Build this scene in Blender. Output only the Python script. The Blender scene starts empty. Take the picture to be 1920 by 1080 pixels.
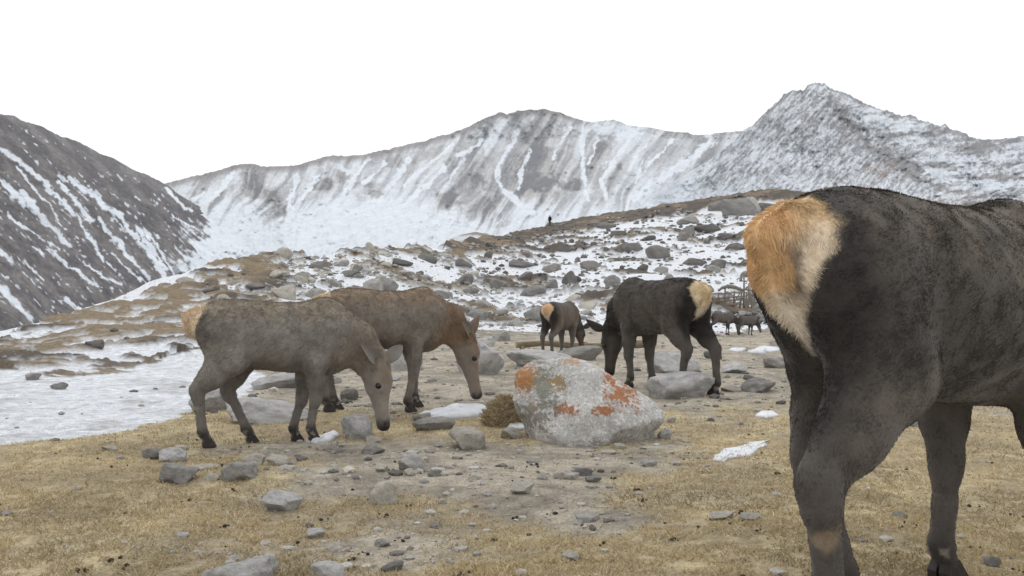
import bpy, bmesh, math
import numpy as np
from mathutils import Vector, Matrix

# ------------------------------------------------------------------ camera, sky, sun, exposure
F, HZ, H = 1663.0, 571.0, 1.06          # focal length in photo pixels, horizon row, camera height (m)
scn = bpy.context.scene
col = scn.collection
cam = bpy.data.cameras.new("camera")
cam_o = bpy.data.objects.new("camera", cam)
col.objects.link(cam_o)
cam_o.location = (0, 0, H)
cam_o.rotation_euler = (math.radians(90), 0, 0)
cam.sensor_width = 36
cam.lens = 36 * F / 1920
cam.shift_y = (HZ - 540) / 1920
cam.clip_start, cam.clip_end = 0.05, 12000
scn.camera = cam_o

SUN_EL, SUN_AZ = math.radians(56), math.radians(-25)     # azimuth from +Y towards +X
world = bpy.data.worlds.new("World")
scn.world = world
world.use_nodes = True
wn, wl = world.node_tree.nodes, world.node_tree.links
bg = wn["Background"]
sky = wn.new("ShaderNodeTexSky")
sky.sky_type = 'NISHITA'
sky.sun_disc = False
sky.sun_elevation = SUN_EL
sky.sun_rotation = SUN_AZ
sky.altitude = 3000
mx = wn.new("ShaderNodeMix")
mx.data_type = 'RGBA'
mx.inputs[0].default_value = 0.93                         # closed cloud deck over the blue
mx.inputs[7].default_value = (11.6, 11.65, 11.75, 1)
wl.new(sky.outputs[0], mx.inputs[6])
wl.new(mx.outputs[2], bg.inputs[0])
bg.inputs[1].default_value = 0.1
sun = bpy.data.lights.new("sun", 'SUN')
sun.energy = 0.75
sun.angle = math.radians(22)
sun.color = (1, 0.97, 0.93)
sun_o = bpy.data.objects.new("sun", sun)
col.objects.link(sun_o)
sd = Vector((math.sin(SUN_AZ) * math.cos(SUN_EL), math.cos(SUN_AZ) * math.cos(SUN_EL), math.sin(SUN_EL)))
sun_o.rotation_euler = sd.to_track_quat('Z', 'Y').to_euler()
sun_o.location = (0, 0, 50)
scn.view_settings.view_transform = 'Standard'
scn.view_settings.look = 'None'
scn.view_settings.exposure = 0.0
scn.view_settings.gamma = 1.0
scn.render.engine = 'CYCLES'
scn.cycles.use_denoising = True
scn.cycles.max_bounces = 6
scn.cycles.volume_bounces = 1

rng = np.random.default_rng(7)


def srgb(r, g, b):
    c = np.array([r, g, b], float) / 255
    return tuple(np.where(c <= .04045, c / 12.92, ((c + .055) / 1.055) ** 2.4))


# ------------------------------------------------------------------ numeric helpers
def _hash(ix, iy, iz, seed):
    h = (ix * 374761393 + iy * 668265263 + iz * 2147483647 + seed * 974711) & 0xFFFFFFFF
    h = ((h ^ (h >> 13)) * 1274126177) & 0xFFFFFFFF
    h = ((h ^ (h >> 16)) * 2246822519) & 0xFFFFFFFF
    return ((h ^ (h >> 15)) & 0xFFFFFF) / float(0x7FFFFF) - 1.0


def noise(x, y, z=None, seed=0):
    x, y = np.asarray(x, float), np.asarray(y, float)
    ix, iy = np.floor(x).astype(np.int64), np.floor(y).astype(np.int64)
    fx, fy = x - ix, y - iy
    fx = fx * fx * fx * (fx * (fx * 6 - 15) + 10)
    fy = fy * fy * fy * (fy * (fy * 6 - 15) + 10)

    def plane(iz):
        a = _hash(ix, iy, iz, seed) * (1 - fx) + _hash(ix + 1, iy, iz, seed) * fx
        b = _hash(ix, iy + 1, iz, seed) * (1 - fx) + _hash(ix + 1, iy + 1, iz, seed) * fx
        return a * (1 - fy) + b * fy
    if z is None:
        return plane(0)
    z = np.asarray(z, float)
    iz = np.floor(z).astype(np.int64)
    fz = z - iz
    fz = fz * fz * (3 - 2 * fz)
    return plane(iz) * (1 - fz) + plane(iz + 1) * fz


def fbm(x, y, z=None, o=4, seed=0, g=0.5):
    s, a, f = 0, 1.0, 1.0
    for i in range(o):
        s = s + a * noise(np.asarray(x) * f + 13.7 * i, np.asarray(y) * f - 7.1 * i, None if z is None else np.asarray(z) * f, seed + i)
        a *= g
        f *= 2.03
    return s


def sst(a, b, x):
    u = np.clip((x - a) / (b - a), 0, 1)
    return u * u * (3 - 2 * u)


def poly_d(px, py, pts):
    """distance in px to a polyline"""
    d = np.full(np.shape(px), 1e9)
    for (x0, y0), (x1, y1) in zip(pts[:-1], pts[1:]):
        vx, vy = x1 - x0, y1 - y0
        u = np.clip(((px - x0) * vx + (py - y0) * vy) / (vx * vx + vy * vy + 1e-9), 0, 1)
        d = np.minimum(d, np.hypot(px - x0 - u * vx, py - y0 - u * vy))
    return d


def lerp3(a, b, m):
    return a + (b - a) * m[:, None]


# ------------------------------------------------------------------ mesh and object helpers
def mesh_np(name, v, f, smooth=True, cols=None):
    v = np.asarray(v, np.float32)
    me = bpy.data.meshes.new(name)
    f = np.asarray(f, np.int32)
    n, k = f.shape
    me.vertices.add(len(v))
    me.vertices.foreach_set("co", v.ravel())
    me.loops.add(n * k)
    me.loops.foreach_set("vertex_index", f.ravel())
    me.polygons.add(n)
    me.polygons.foreach_set("loop_start", np.arange(0, n * k, k, dtype=np.int32))
    me.polygons.foreach_set("use_smooth", np.full(n, smooth, bool))
    me.update(calc_edges=True)
    me.validate()
    if cols is not None:
        a = me.attributes.new("Col", 'FLOAT_COLOR', 'POINT')
        c = np.ones((len(v), 4), np.float32)
        c[:, :3] = cols
        a.data.foreach_set("color", c.ravel())
    return me


def add(name, me, mat=None, parent=None, loc=None, label=None, cat=None, group=None, kind=None):
    o = bpy.data.objects.new(name, me)
    col.objects.link(o)
    if mat is not None and me is not None and not me.materials:
        me.materials.append(mat)
    if parent is not None:
        o.parent = parent
    if loc is not None:
        o.location = loc
    for k, val in (("label", label), ("category", cat), ("group", group), ("kind", kind)):
        if val:
            o[k] = val
    return o


def grid_faces(nu, nv):
    i = np.arange(nu * nv).reshape(nu, nv)
    return np.stack([i[:-1, :-1], i[1:, :-1], i[1:, 1:], i[:-1, 1:]], -1).reshape(-1, 4)


def tube(path, radii, seg=10, cap=True):
    """lofted tube along a path; returns verts, faces(list)"""
    path = [Vector(p) for p in path]
    vs, fs = [], []
    up = Vector((0, 0, 1))
    for i, p in enumerate(path):
        d = (path[min(i + 1, len(path) - 1)] - path[max(i - 1, 0)]).normalized()
        a = d.cross(up if abs(d.z) < .9 else Vector((1, 0, 0))).normalized()
        b = d.cross(a).normalized()
        for k in range(seg):
            t = 2 * math.pi * k / seg
            vs.append(p + (a * math.cos(t) + b * math.sin(t)) * radii[i])
    for i in range(len(path) - 1):
        for k in range(seg):
            k2 = (k + 1) % seg
            fs.append((i * seg + k, i * seg + k2, (i + 1) * seg + k2, (i + 1) * seg + k))
    if cap:
        fs.append(tuple(range(seg))[::-1])
        fs.append(tuple((len(path) - 1) * seg + k for k in range(seg)))
    return vs, fs


def mesh_py(name, vs, fs, smooth=True):
    me = bpy.data.meshes.new(name)
    me.from_pydata([tuple(v) for v in vs], [], fs)
    me.polygons.foreach_set("use_smooth", np.full(len(me.polygons), smooth, bool))
    me.update()
    return me


# ------------------------------------------------------------------ materials
def new_mat(name):
    m = bpy.data.materials.new(name)
    m.use_nodes = True
    nt = m.node_tree
    return m, nt.nodes, nt.links, nt.nodes["Principled BSDF"]


def vcol_mat(name, attr="Col", rough=.9, nscale=(30, 160), namp=.35, bump=.3, bdist=.01, coords='Object', bscale=60, sheen=0):
    """vertex colour times two octaves of grit, with fine bump"""
    m, n, l, b = new_mat(name)
    a = n.new("ShaderNodeAttribute")
    a.attribute_name = attr
    tc = n.new("ShaderNodeTexCoord")
    cur = a.outputs["Color"]
    for s in nscale:
        t = n.new("ShaderNodeTexNoise")
        t.inputs["Scale"].default_value = s
        t.inputs["Detail"].default_value = 5
        t.inputs["Roughness"].default_value = .65
        l.new(tc.outputs[coords], t.inputs["Vector"])
        r = n.new("ShaderNodeMapRange")
        r.inputs[1].default_value, r.inputs[2].default_value = .28, .72
        r.inputs[3].default_value, r.inputs[4].default_value = 1 - namp, 1 + namp
        l.new(t.outputs[0], r.inputs[0])
        mm = n.new("ShaderNodeMix")
        mm.data_type = 'RGBA'
        mm.blend_type = 'MULTIPLY'
        mm.inputs[0].default_value = 1
        l.new(cur, mm.inputs[6])
        l.new(r.outputs[0], mm.inputs[7])
        cur = mm.outputs[2]
    l.new(cur, b.inputs["Base Color"])
    b.inputs["Roughness"].default_value = rough
    b.inputs["Specular IOR Level"].default_value = .15
    if sheen:
        b.inputs["Sheen Weight"].default_value = sheen
    if bump:
        t = n.new("ShaderNodeTexNoise")
        t.inputs["Scale"].default_value = bscale
        t.inputs["Detail"].default_value = 8
        t.inputs["Roughness"].default_value = .7
        l.new(tc.outputs[coords], t.inputs["Vector"])
        bp = n.new("ShaderNodeBump")
        bp.inputs["Strength"].default_value = bump
        bp.inputs["Distance"].default_value = bdist
        l.new(t.outputs[0], bp.inputs["Height"])
        l.new(bp.outputs[0], b.inputs["Normal"])
    return m


def stone_mat(name, base, dark, light, scale=1.0, tone=.25, paint=None, bump=.5):
    """granite: mottled, speckled, tone varied per object; paint = [(x,z,rx,rz,colour)] patches in object space"""
    m, n, l, b = new_mat(name)
    tc = n.new("ShaderNodeTexCoord")
    oi = n.new("ShaderNodeObjectInfo")
    av = n.new("ShaderNodeVectorMath")
    av.operation = 'ADD'
    sc = n.new("ShaderNodeVectorMath")
    sc.operation = 'SCALE'
    sc.inputs[0].default_value = (37, 91, 53)
    l.new(oi.outputs["Random"], sc.inputs["Scale"])
    l.new(tc.outputs["Object"], av.inputs[0])
    l.new(sc.outputs[0], av.inputs[1])

    def tex(s, d=6, r=.6, src=None):
        t = n.new("ShaderNodeTexNoise")
        t.inputs["Scale"].default_value = s
        t.inputs["Detail"].default_value = d
        t.inputs["Roughness"].default_value = r
        l.new(src or av.outputs[0], t.inputs["Vector"])
        return t.outputs[0]

    def rng_(src, a, b_, c=0, d=1):
        r = n.new("ShaderNodeMapRange")
        for i, v in enumerate((a, b_, c, d)):
            r.inputs[i + 1].default_value = v
        l.new(src, r.inputs[0])
        return r.outputs[0]

    def mix(fac, a, b_, blend='MIX'):
        x = n.new("ShaderNodeMix")
        x.data_type = 'RGBA'
        x.blend_type = blend
        if isinstance(fac, float):
            x.inputs[0].default_value = fac
        else:
            l.new(fac, x.inputs[0])
        for s, i in ((a, 6), (b_, 7)):
            if isinstance(s, tuple):
                x.inputs[i].default_value = (*s, 1)
            else:
                l.new(s, x.inputs[i])
        return x.outputs[2]
    c = mix(rng_(tex(2.2 * scale), .35, .68), base, dark)
    c = mix(rng_(tex(40 * scale, 3, .7), .5, .62, 0, .8), c, light)
    c = mix(rng_(tex(55 * scale, 2, .8), .56, .66, 0, .75), c, dark)
    if paint:
        sep = n.new("ShaderNodeSeparateXYZ")
        l.new(tc.outputs["Object"], sep.inputs[0])
        wob = rng_(tex(7, 5, .75), .25, .75, -1, 1)
        wob2 = rng_(tex(28, 4, .75), .25, .75, -1, 1)
        for (x, z, rx, rz, pc) in paint:
            def m2(op, a, b_):
                q = n.new("ShaderNodeMath")
                q.operation = op
                for i, s in enumerate((a, b_)):
                    if isinstance(s, (int, float)):
                        q.inputs[i].default_value = s
                    else:
                        l.new(s, q.inputs[i])
                return q.outputs[0]
            dx = m2('DIVIDE', m2('SUBTRACT', sep.outputs[0], x), rx)
            dz = m2('DIVIDE', m2('SUBTRACT', sep.outputs[2], z), rz)
            rr = m2('SQRT', m2('ADD', m2('MULTIPLY', dx, dx), m2('MULTIPLY', dz, dz)), 0)
            rr = m2('ADD', m2('ADD', rr, m2('MULTIPLY', wob, .75)), m2('MULTIPLY', wob2, 1.3))
            c = mix(rng_(rr, 1.15, .65, 0, .92), c, pc)
    val = rng_(oi.outputs["Random"], 0, 1, 1 - tone, 1 + tone)
    c = mix(1.0, c, val, 'MULTIPLY')
    l.new(c, b.inputs["Base Color"])
    b.inputs["Roughness"].default_value = .88
    b.inputs["Specular IOR Level"].default_value = .2
    ht = n.new("ShaderNodeMath")
    ht.operation = 'MULTIPLY_ADD'
    ht.inputs[1].default_value = 3
    l.new(tex(5 * scale, 7, .65), ht.inputs[0])
    l.new(tex(45 * scale, 4, .7), ht.inputs[2])
    bp = n.new("ShaderNodeBump")
    bp.inputs["Strength"].default_value = bump
    bp.inputs["Distance"].default_value = .03 / scale
    l.new(ht.outputs[0], bp.inputs["Height"])
    l.new(bp.outputs[0], b.inputs["Normal"])
    return m


def plain_mat(name, c, rough=.8, noise_s=20, amp=.3, bump=.2, stretch=(1, 1, 1)):
    m, n, l, b = new_mat(name)
    tc = n.new("ShaderNodeTexCoord")
    mp = n.new("ShaderNodeMapping")
    mp.inputs["Scale"].default_value = stretch
    l.new(tc.outputs["Object"], mp.inputs[0])
    t = n.new("ShaderNodeTexNoise")
    t.inputs["Scale"].default_value = noise_s
    t.inputs["Detail"].default_value = 6
    l.new(mp.outputs[0], t.inputs["Vector"])
    r = n.new("ShaderNodeValToRGB")
    r.color_ramp.elements[0].position, r.color_ramp.elements[1].position = .3, .7
    r.color_ramp.elements[0].color = (*[x * (1 - amp) for x in c], 1)
    r.color_ramp.elements[1].color = (*[min(x * (1 + amp), 1) for x in c], 1)
    l.new(t.outputs[0], r.inputs[0])
    l.new(r.outputs[0], b.inputs["Base Color"])
    b.inputs["Roughness"].default_value = rough
    b.inputs["Specular IOR Level"].default_value = .25
    bp = n.new("ShaderNodeBump")
    bp.inputs["Strength"].default_value = bump
    bp.inputs["Distance"].default_value = .02
    l.new(t.outputs[0], bp.inputs["Height"])
    l.new(bp.outputs[0], b.inputs["Normal"])
    return m


M_ground = vcol_mat("ground_turf", nscale=(9, 55, 200), namp=.33, bump=.9, bdist=.03, bscale=38)  # strong colour noise also paints in the shade of small crevices
M_mount = vcol_mat("mountain_rock_and_snow", nscale=(.05, .25), namp=.10, bump=.5, bdist=3, bscale=.06)
M_grass = vcol_mat("dry_grass", nscale=(), bump=0, rough=.85)
M_fur = vcol_mat("elk_coat", nscale=(11, 90), namp=.14, bump=.5, bdist=.006, bscale=110, rough=.95, sheen=.15)
M_hair = vcol_mat("elk_hair", attr="hcol", nscale=(), bump=0, rough=.9)
M_stone = stone_mat("grey_granite", (.36, .345, .32), (.19, .182, .17), (.47, .455, .43), 1.0, .3)
M_stone_dark = stone_mat("dark_weathered_stone", (.19, .178, .165), (.10, .094, .087), (.29, .275, .26), .7, .35)
M_stone_pale = stone_mat("pale_limestone", (.46, .43, .37), (.28, .26, .22), (.58, .55, .49), 1.2, .15)
M_stone_speck = stone_mat("speckled_granite", (.50, .49, .475), (.22, .215, .21), (.64, .63, .615), 1.4, .08)
M_snow = plain_mat("crusted_snow", (.70, .725, .755), .55, 9, .05, .35)
M_hoof = plain_mat("hoof_horn", (.035, .03, .027), .55, 30, .3, .2)
M_wood = plain_mat("weathered_timber", (.20, .175, .15), .9, 6, .4, .5, (1, 12, 12))
M_log = plain_mat("bare_log", (.30, .25, .175), .9, 5, .35, .4, (1, 10, 10))
M_cloth = plain_mat("black_cloth", (.012, .013, .017), .9, 12, .4, .2)
M_skin = plain_mat("skin", (.3, .17, .11), .7, 12, .1, .1)
m, n, l, b = new_mat("wet_eye")
b.inputs["Base Color"].default_value = (.006, .004, .003, 1)
b.inputs["Roughness"].default_value = .08
M_eye = m

# ------------------------------------------------------------------ terrain: one height function in metres
PX = np.array([-900, -400, 0, 100, 200, 350, 500, 600, 700, 830, 900, 1030, 1200, 1320, 1400, 1480, 1600, 1900, 2800], float)
DF = np.array([9, 10, 11, 12, 13, 14, 16, 18, 20, 24, 27, 30, 34, 40, 42, 45, 48, 50, 50], float)
DC = np.array([18, 18, 24, 27, 31, 40, 50, 55, 62, 85, 110, 150, 160, 165, 165, 165, 165, 165, 165], float)
YC = np.array([690, 665, 620, 592, 562, 516, 481, 474, 466, 466, 455, 423, 393, 375, 361, 358, 366, 395, 420], float)


def base_z(X, Y):
    D = np.maximum(Y, .3)
    px = 960 + F * X / D
    df, dc, yc = np.interp(px, PX, DF), np.interp(px, PX, DC), np.interp(px, PX, YC)
    zc = H + (HZ - yc) / F * dc
    dip = -.42 * sst(24, 40, D) * sst(1150, 1300, px)
    zc = zc - dip
    u = (D - df) / (dc - df)
    hill = zc * np.clip(u, 0, 1) ** 1.3
    over = np.maximum(D - dc, 0)
    hill = hill - .34 * over * over / (over + 3)
    z = dip + np.maximum(hill, -32)
    am = sst(.9, 1.6, D)
    z = z + am * (.03 * noise(X / 1.7, Y / 1.7, seed=3) + .022 * noise(X / .55, Y / .55, seed=4) + .009 * noise(X / .17, Y / .17, seed=5))
    hm = sst(0, .12, u)
    z = z + hm * (.30 * noise(X / 6, Y / 6, seed=6) + .16 * noise(X / 2.3, Y / 2.3, seed=7)) * np.clip(D / 40, .25, 1.3)
    return z, px, u


def snow_bias(px, py, u, X, Y):
    """how much of the ground is under snow, -1..1, before break-up"""
    crest = np.interp(px, PX, YC)
    yb = np.interp(px, [640, 760, 900, 1000, 1110, 1200, 1350, 1440, 1600], [648, 640, 622, 628, 616, 612, 632, 622, 640])
    A = sst(5, -8, py - yb) * sst(740, 900, px)                       # right-hand slope
    strip = sst(26, 9, py - crest) * sst(800, 900, px)
    B = sst(460, 600, px) * sst(900, 760, px) * sst(650, 632, py)      # rock field
    top = np.interp(px, [-400, 0, 130, 250, 350, 450, 560, 640], [700, 690, 700, 690, 655, 640, 660, 690])
    low = np.interp(px, [-400, 0, 150, 300, 420, 520, 580], [860, 842, 828, 800, 765, 735, 700])
    C = sst(600, 440, px) * sst(top + 8, top - 12, py)                 # left brown slope
    rim = sst(14, 3, py - crest) * sst(430, 330, px)
    band = sst(top - 8, top + 14, py) * sst(low + 16, low - 22, py) * sst(600, 430, px)
    w = A + B + C + band + 1e-6
    v = (A * (.18 - 1.0 * strip) + B * .12 + C * (-.03 + .6 * rim) + band * .5) / w
    w = np.clip(w, 0, 1)
    return v * w - 1.2 * (1 - w), band


def terrain(X, Y):
    z, px, u = base_z(X, Y)
    D = np.maximum(Y, .3)
    py = HZ - (z - H) / D * F
    bias, band = snow_bias(px, py, u, X, Y)
    past = Y > np.interp(px, PX, DC) + 3
    nz = .55 * fbm(X / 5.5, Y / 4.2, o=3, seed=21) + .36 * fbm(X / 1.3, Y / 1.1, o=4, seed=25)
    wl_ = sst(640, 430, px)
    nz = nz * (1 - wl_) + wl_ * (.5 * fbm(X / 2.4, Y / 1.5, o=3, seed=27) + .42 * fbm(X / .6, Y / .5, o=4, seed=29))
    nz_band = .50 * fbm(X / .55, Y / .38, o=4, seed=31) + .22 * noise(X / 2, Y / 2, seed=35)
    nz = np.where(band > .3, nz_band, nz)
    s = sst(-.07, .07, bias + nz * .62)
    s = np.where(past & (noise(X / 9, Y / 9, seed=41) > -.5), 1.0, s)
    s = np.where(bias <= -1.1, 0, s)
    hump = sst(0, .12, u) * (1 - s) * np.clip(D / 40, .1, 1.4) * (.22 + .16 * noise(X / .8, Y / .6, seed=44) + .06 * noise(X / .25, Y / .2, seed=45)) * np.where(band > .3, .15, 1)
    z = z + hump
    return z, s, px, py, u, band


def dirt_mask(px, py, X, Y):
    """bare stony soil between the mats of ochre grass"""
    def blob(cx, cy, rx, ry):
        return np.exp(-(((px - cx) / rx) ** 2 + ((py - cy) / ry) ** 2))
    d = 1.25 * blob(930, 905, 330, 62) + .9 * blob(1150, 850, 300, 30) + .75 * blob(560, 850, 300, 32) + .8 * blob(760, 1050, 230, 40)
    d = d + .55 * blob(180, 1000, 200, 40) + .55 * blob(1500, 790, 300, 26) + .5 * blob(1120, 960, 120, 50)
    d = d + 1.1 * sst(790, 735, py) - .55 * blob(60, 870, 300, 45) - .5 * blob(1350, 880, 170, 45) - .5 * blob(1150, 840, 60, 16)
    nz = .5 * fbm(X / .6, Y / .6, o=4, seed=51)
    return sst(.25, .85, d + nz * .75)


def ground_z(X, Y):
    return terrain(np.atleast_1d(np.asarray(X, float)), np.atleast_1d(np.asarray(Y, float)))[0]


DS = np.exp(np.linspace(math.log(1.2), math.log(190), 1400))


def hit(px, py):
    """where the view ray through a photo pixel meets the ground"""
    X = (px - 960) / F * DS
    zr = H + (HZ - py) / F * DS
    zt = ground_z(X, DS)
    k = np.nonzero(zt >= zr)[0]
    i = k[0] if len(k) else 700
    if i > 0 and len(k):
        a, b_ = zr[i - 1] - zt[i - 1], zr[i] - zt[i]
        t = a / (a - b_ + 1e-9)
        D = DS[i - 1] + t * (DS[i] - DS[i - 1])
    else:
        D = DS[i]
    X = (px - 960) / F * D
    return np.array([X, D, float(ground_z(X, D)[0])]), D


# near and middle ground sheet
ti = np.linspace(-.68, .68, 860)
to = np.linspace(.70, 2.2, 24)
t_ = np.concatenate([-to[::-1], ti, to])
d_ = np.concatenate([[.02, .15, .4, .7, .95], np.exp(np.linspace(math.log(1.15), math.log(185), 640)), np.linspace(195, 420, 14)])
TT, DD = np.meshgrid(t_, d_, indexing='ij')
gx, gy = (TT * DD).ravel(), DD.ravel()
gz, gs, gpx, gpy, gu, gband = terrain(gx, gy)
dm = dirt_mask(gpx, gpy, gx, gy)
# flat snow/soil/grass albedo
grass_c = lerp3(np.array([[.50, .415, .26]]), np.array([[.36, .295, .195]]), sst(-.6, .8, fbm(gx / .45, gy / .45, o=3, seed=61)))
soil_c = lerp3(np.array([[.43, .385, .31]]), np.array([[.28, .25, .205]]), sst(-.6, .8, fbm(gx / .3, gy / .3, o=4, seed=65)))
gc = lerp3(grass_c, soil_c, dm)
hill_c = lerp3(np.array([[.235, .185, .125]]), np.array([[.105, .09, .076]]), sst(-.4, .7, fbm(gx / 2.2, gy / 2.2, o=3, seed=71) + sst(700, 1000, gpx) * .9 - .25))
gc = lerp3(gc, hill_c, sst(-.02, .10, gu))
snow_c = lerp3(np.array([[.69, .715, .75]]), np.array([[.52, .53, .545]]), sst(.0, 1.1, fbm(gx / .5, gy / .35, o=4, seed=75) * gband))
gc = lerp3(gc, snow_c, gs)
gz = gz + gs * (.012 * fbm(gx / .4, gy / .3, o=3, seed=77))
me = mesh_np("ground", np.stack([gx, gy, gz], 1), grid_faces(len(t_), len(d_)), cols=gc)
add("ground", me, M_ground, kind="structure")

# ------------------------------------------------------------------ mountains
SNOW = np.array([[.68, .72, .77]])


def streaks(px, py, lines, wob=1.0, ragged=.5):
    """snow-filled gullies: polylines with uneven width and torn edges"""
    m = np.zeros(np.shape(px))
    wx = px + wob * (3.0 * fbm(px / 18, py / 18, o=2, seed=81) + 1.6 * fbm(px / 4, py / 4, o=2, seed=83))
    wy = py + wob * (3.0 * fbm(px / 18, py / 18, o=2, seed=85) + 1.6 * fbm(px / 4, py / 4, o=2, seed=87))
    var = 1 + ragged * fbm(px / 11, py / 11, o=3, seed=89)
    for pts, w in lines:
        d = poly_d(wx, wy, pts)
        m = np.maximum(m, sst(w * 1.05, w * .55, d / np.maximum(var, .25)))
    return m


def blobs(px, py, L):
    m = np.zeros(np.shape(px))
    wx = px + 9 * fbm(px / 14, py / 14, o=3, seed=91)
    wy = py + 7 * fbm(px / 14, py / 14, o=3, seed=95)
    for cx, cy, rx, ry, a in L:
        m = np.maximum(m, a * sst(1.25, .55, np.hypot((wx - cx) / rx, (wy - cy) / ry)))
    return m


def project(v):
    return 960 + F * v[:, 0] / v[:, 1], HZ - (v[:, 2] - H) / v[:, 1] * F


# --- left mountain: a ridge running away from the viewer, its scree face falling towards +x
RL = np.array([(-1500, -60, 330), (-900, -20, 420), (-500, 60, 540), (-200, 135, 620), (0, 213, 700), (30, 222, 735), (75, 238, 790), (110, 256, 840), (150, 268, 900), (190, 290, 960),
               (215, 300, 1020), (245, 316, 1100), (275, 330, 1200), (300, 343, 1300), (318, 350, 1380)], float)
pp = np.concatenate([np.linspace(-1500, -1150, 10)[:-1], np.linspace(-1150, -60, 560)[:-1], np.linspace(-60, 318, 330)])
yy = np.interp(pp, RL[:, 0], RL[:, 1]) - 2.2 * np.abs(noise(pp / 9, pp * 0, seed=5)) - 2 * noise(pp / 23, pp * 0, seed=6)
dd = np.interp(pp, RL[:, 0], RL[:, 2])
R = np.stack([(pp - 960) / F * dd, dd, H + (HZ - yy) / F * dd], 1)
ang = np.zeros(len(R))
fan = np.linspace(0, math.pi * .8, 120)[1:]
R = np.concatenate([R, np.repeat(R[-1:], len(fan), 0)])
ang = np.concatenate([ang + .06, fan])
vv = np.concatenate([[-.12, -.06], np.linspace(0, .75, 330), np.linspace(.77, 1, 12)])
S, V = np.meshgrid(np.arange(len(R)), vv, indexing='ij')
run = np.where(V < 0, V * 350, V * 400)
drop = np.where(V < 0, -V * 190, 282 * V - 30 * V * V + 12 * V ** 3)
X = R[S, 0] + np.cos(ang)[S] * run
Y = R[S, 1] + np.sin(ang)[S] * run
Z = R[S, 2] - drop
rel = sst(0, .25, np.abs(V))
Z = Z + rel * (7 * fbm(Y / 45, X / 320, o=4, seed=101) + 1.6 * fbm(X / 7, Y / 7, o=3, seed=105))
v = np.stack([X.ravel(), Y.ravel(), Z.ravel()], 1)
px, py = project(v)
Ls = [([(-60, 240), (0, 278), (40, 305), (65, 325), (88, 345)], 5), ([(-40, 300), (0, 335), (25, 365), (45, 385)], 6), ([(40, 362), (65, 388), (85, 418), (110, 440), (130, 463)], 6),
      ([(30, 312), (60, 350), (90, 385), (110, 410)], 2.5), ([(85, 345), (110, 372), (140, 405)], 4.5), ([(108, 343), (140, 375), (172, 412)], 4.5),
      ([(132, 335), (150, 352), (178, 368), (200, 390), (228, 405), (242, 430), (265, 455), (290, 490), (312, 522)], 5.5), ([(145, 405), (165, 440), (195, 488)], 3.5),
      ([(185, 408), (200, 435), (225, 457), (250, 490), (280, 524)], 4), ([(10, 398), (60, 435), (112, 466)], 2.2), ([(88, 468), (130, 500), (182, 538)], 2.8),
      ([(152, 490), (190, 515), (225, 536)], 2.6), ([(-10, 460), (8, 478), (22, 492)], 5), ([(-30, 510), (0, 538), (30, 568), (62, 602)], 6.5), ([(45, 487), (80, 524)], 2.5),
      ([(60, 462), (85, 478)], 2), ([(255, 425), (285, 468), (308, 502)], 5), ([(212, 475), (235, 500), (262, 528)], 2.4), ([(310, 352), (335, 380), (357, 397)], 3.5),
      ([(122, 560), (140, 575), (152, 580)], 4), ([(322, 400), (345, 418), (372, 432)], 2), ([(270, 430), (300, 470), (325, 510)], 3)]
fl = (px * .72 + py * .69)
fp = (px * .69 - py * .72)
nz = fbm(fp / 4.5, fl / 26, o=3, seed=111) + .6 * fbm(px / 5, py / 5, o=2, seed=115)
mid = sst(60, 20, np.abs(py - (330 + px * .55)) - 45)
sn = np.maximum(streaks(px, py, Ls), sst(.95, 1.25, nz + .12 * mid) * .85)
apron = sst(330, 470, px + .45 * (py - 400) + 22 * fbm(px / 18, py / 12, o=3, seed=117)) * sst(395, 440, py)
sn = np.maximum(sn, sst(.0, .5, apron * 1.5 - .25 + .3 * nz))
rock = lerp3(np.array([[.118, .112, .115]]), np.array([[.185, .172, .168]]), sst(-.6, .7, fbm(fp / 12, fl / 40, o=4, seed=121)))
rock = rock * (1 + .18 * fbm(px / 3, py / 3, o=2, seed=125))[:, None]
c = lerp3(rock, SNOW, sn)
add("mountain_left", mesh_np("mountain_left", v, grid_faces(len(R), len(vv))[:, ::-1], cols=c), M_mount, kind="structure")

# --- middle mountain: head of the valley
RC = np.array([(100, 372), (250, 352), (310, 345), (400, 322), (440, 311), (470, 308), (490, 312), (520, 313), (560, 309), (590, 301), (625, 292), (650, 294), (690, 289), (740, 278),
               (800, 263), (850, 249), (870, 243), (900, 226), (915, 219), (940, 211), (950, 215), (972, 207), (1000, 207), (1020, 205), (1045, 210), (1062, 217), (1090, 226),
               (1112, 229), (1150, 225), (1175, 234), (1200, 240), (1218, 238), (1250, 247), (1275, 248), (1310, 255), (1350, 250), (1400, 246), (1500, 250), (1650, 245)], float)
qx = np.linspace(150, 1600, 900)
ry = np.interp(qx, RC[:, 0], RC[:, 1]) - 1.6 * np.abs(noise(qx / 5, qx * 0, seed=8)) - 1.2 * noise(qx / 14, qx * 0, seed=9)
vv = np.concatenate([np.linspace(0, .32, 16)[:-1], np.linspace(.32, 1, 230), [1.04]])
Q, V = np.meshgrid(np.arange(len(qx)), vv, indexing='ij')
y0 = 708.0
yv = y0 + (ry[Q] - y0) * np.minimum(V, 1)
Dv = np.interp((y0 - yv) / (y0 - 260), [0, .375, .53, .62, .73, .86, 1, 1.2], [400, 600, 800, 1000, 1250, 1550, 1900, 2150])
pxq = qx[Q]
spur = 70 * fbm((pxq + (yv - 300) * .35) / 110, yv / 300, o=4, seed=131) + 60 * np.exp(-((pxq - 480 - (yv - 310) * .45) / 30) ** 2) * -1 - 90 * np.exp(-((pxq - 880 + (yv - 240) * .55) / 45) ** 2)
Dv = Dv + spur * sst(.35, .6, V) + 12 * fbm(pxq / 10, yv / 10, o=3, seed=135) * sst(.35, .6, V)
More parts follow.
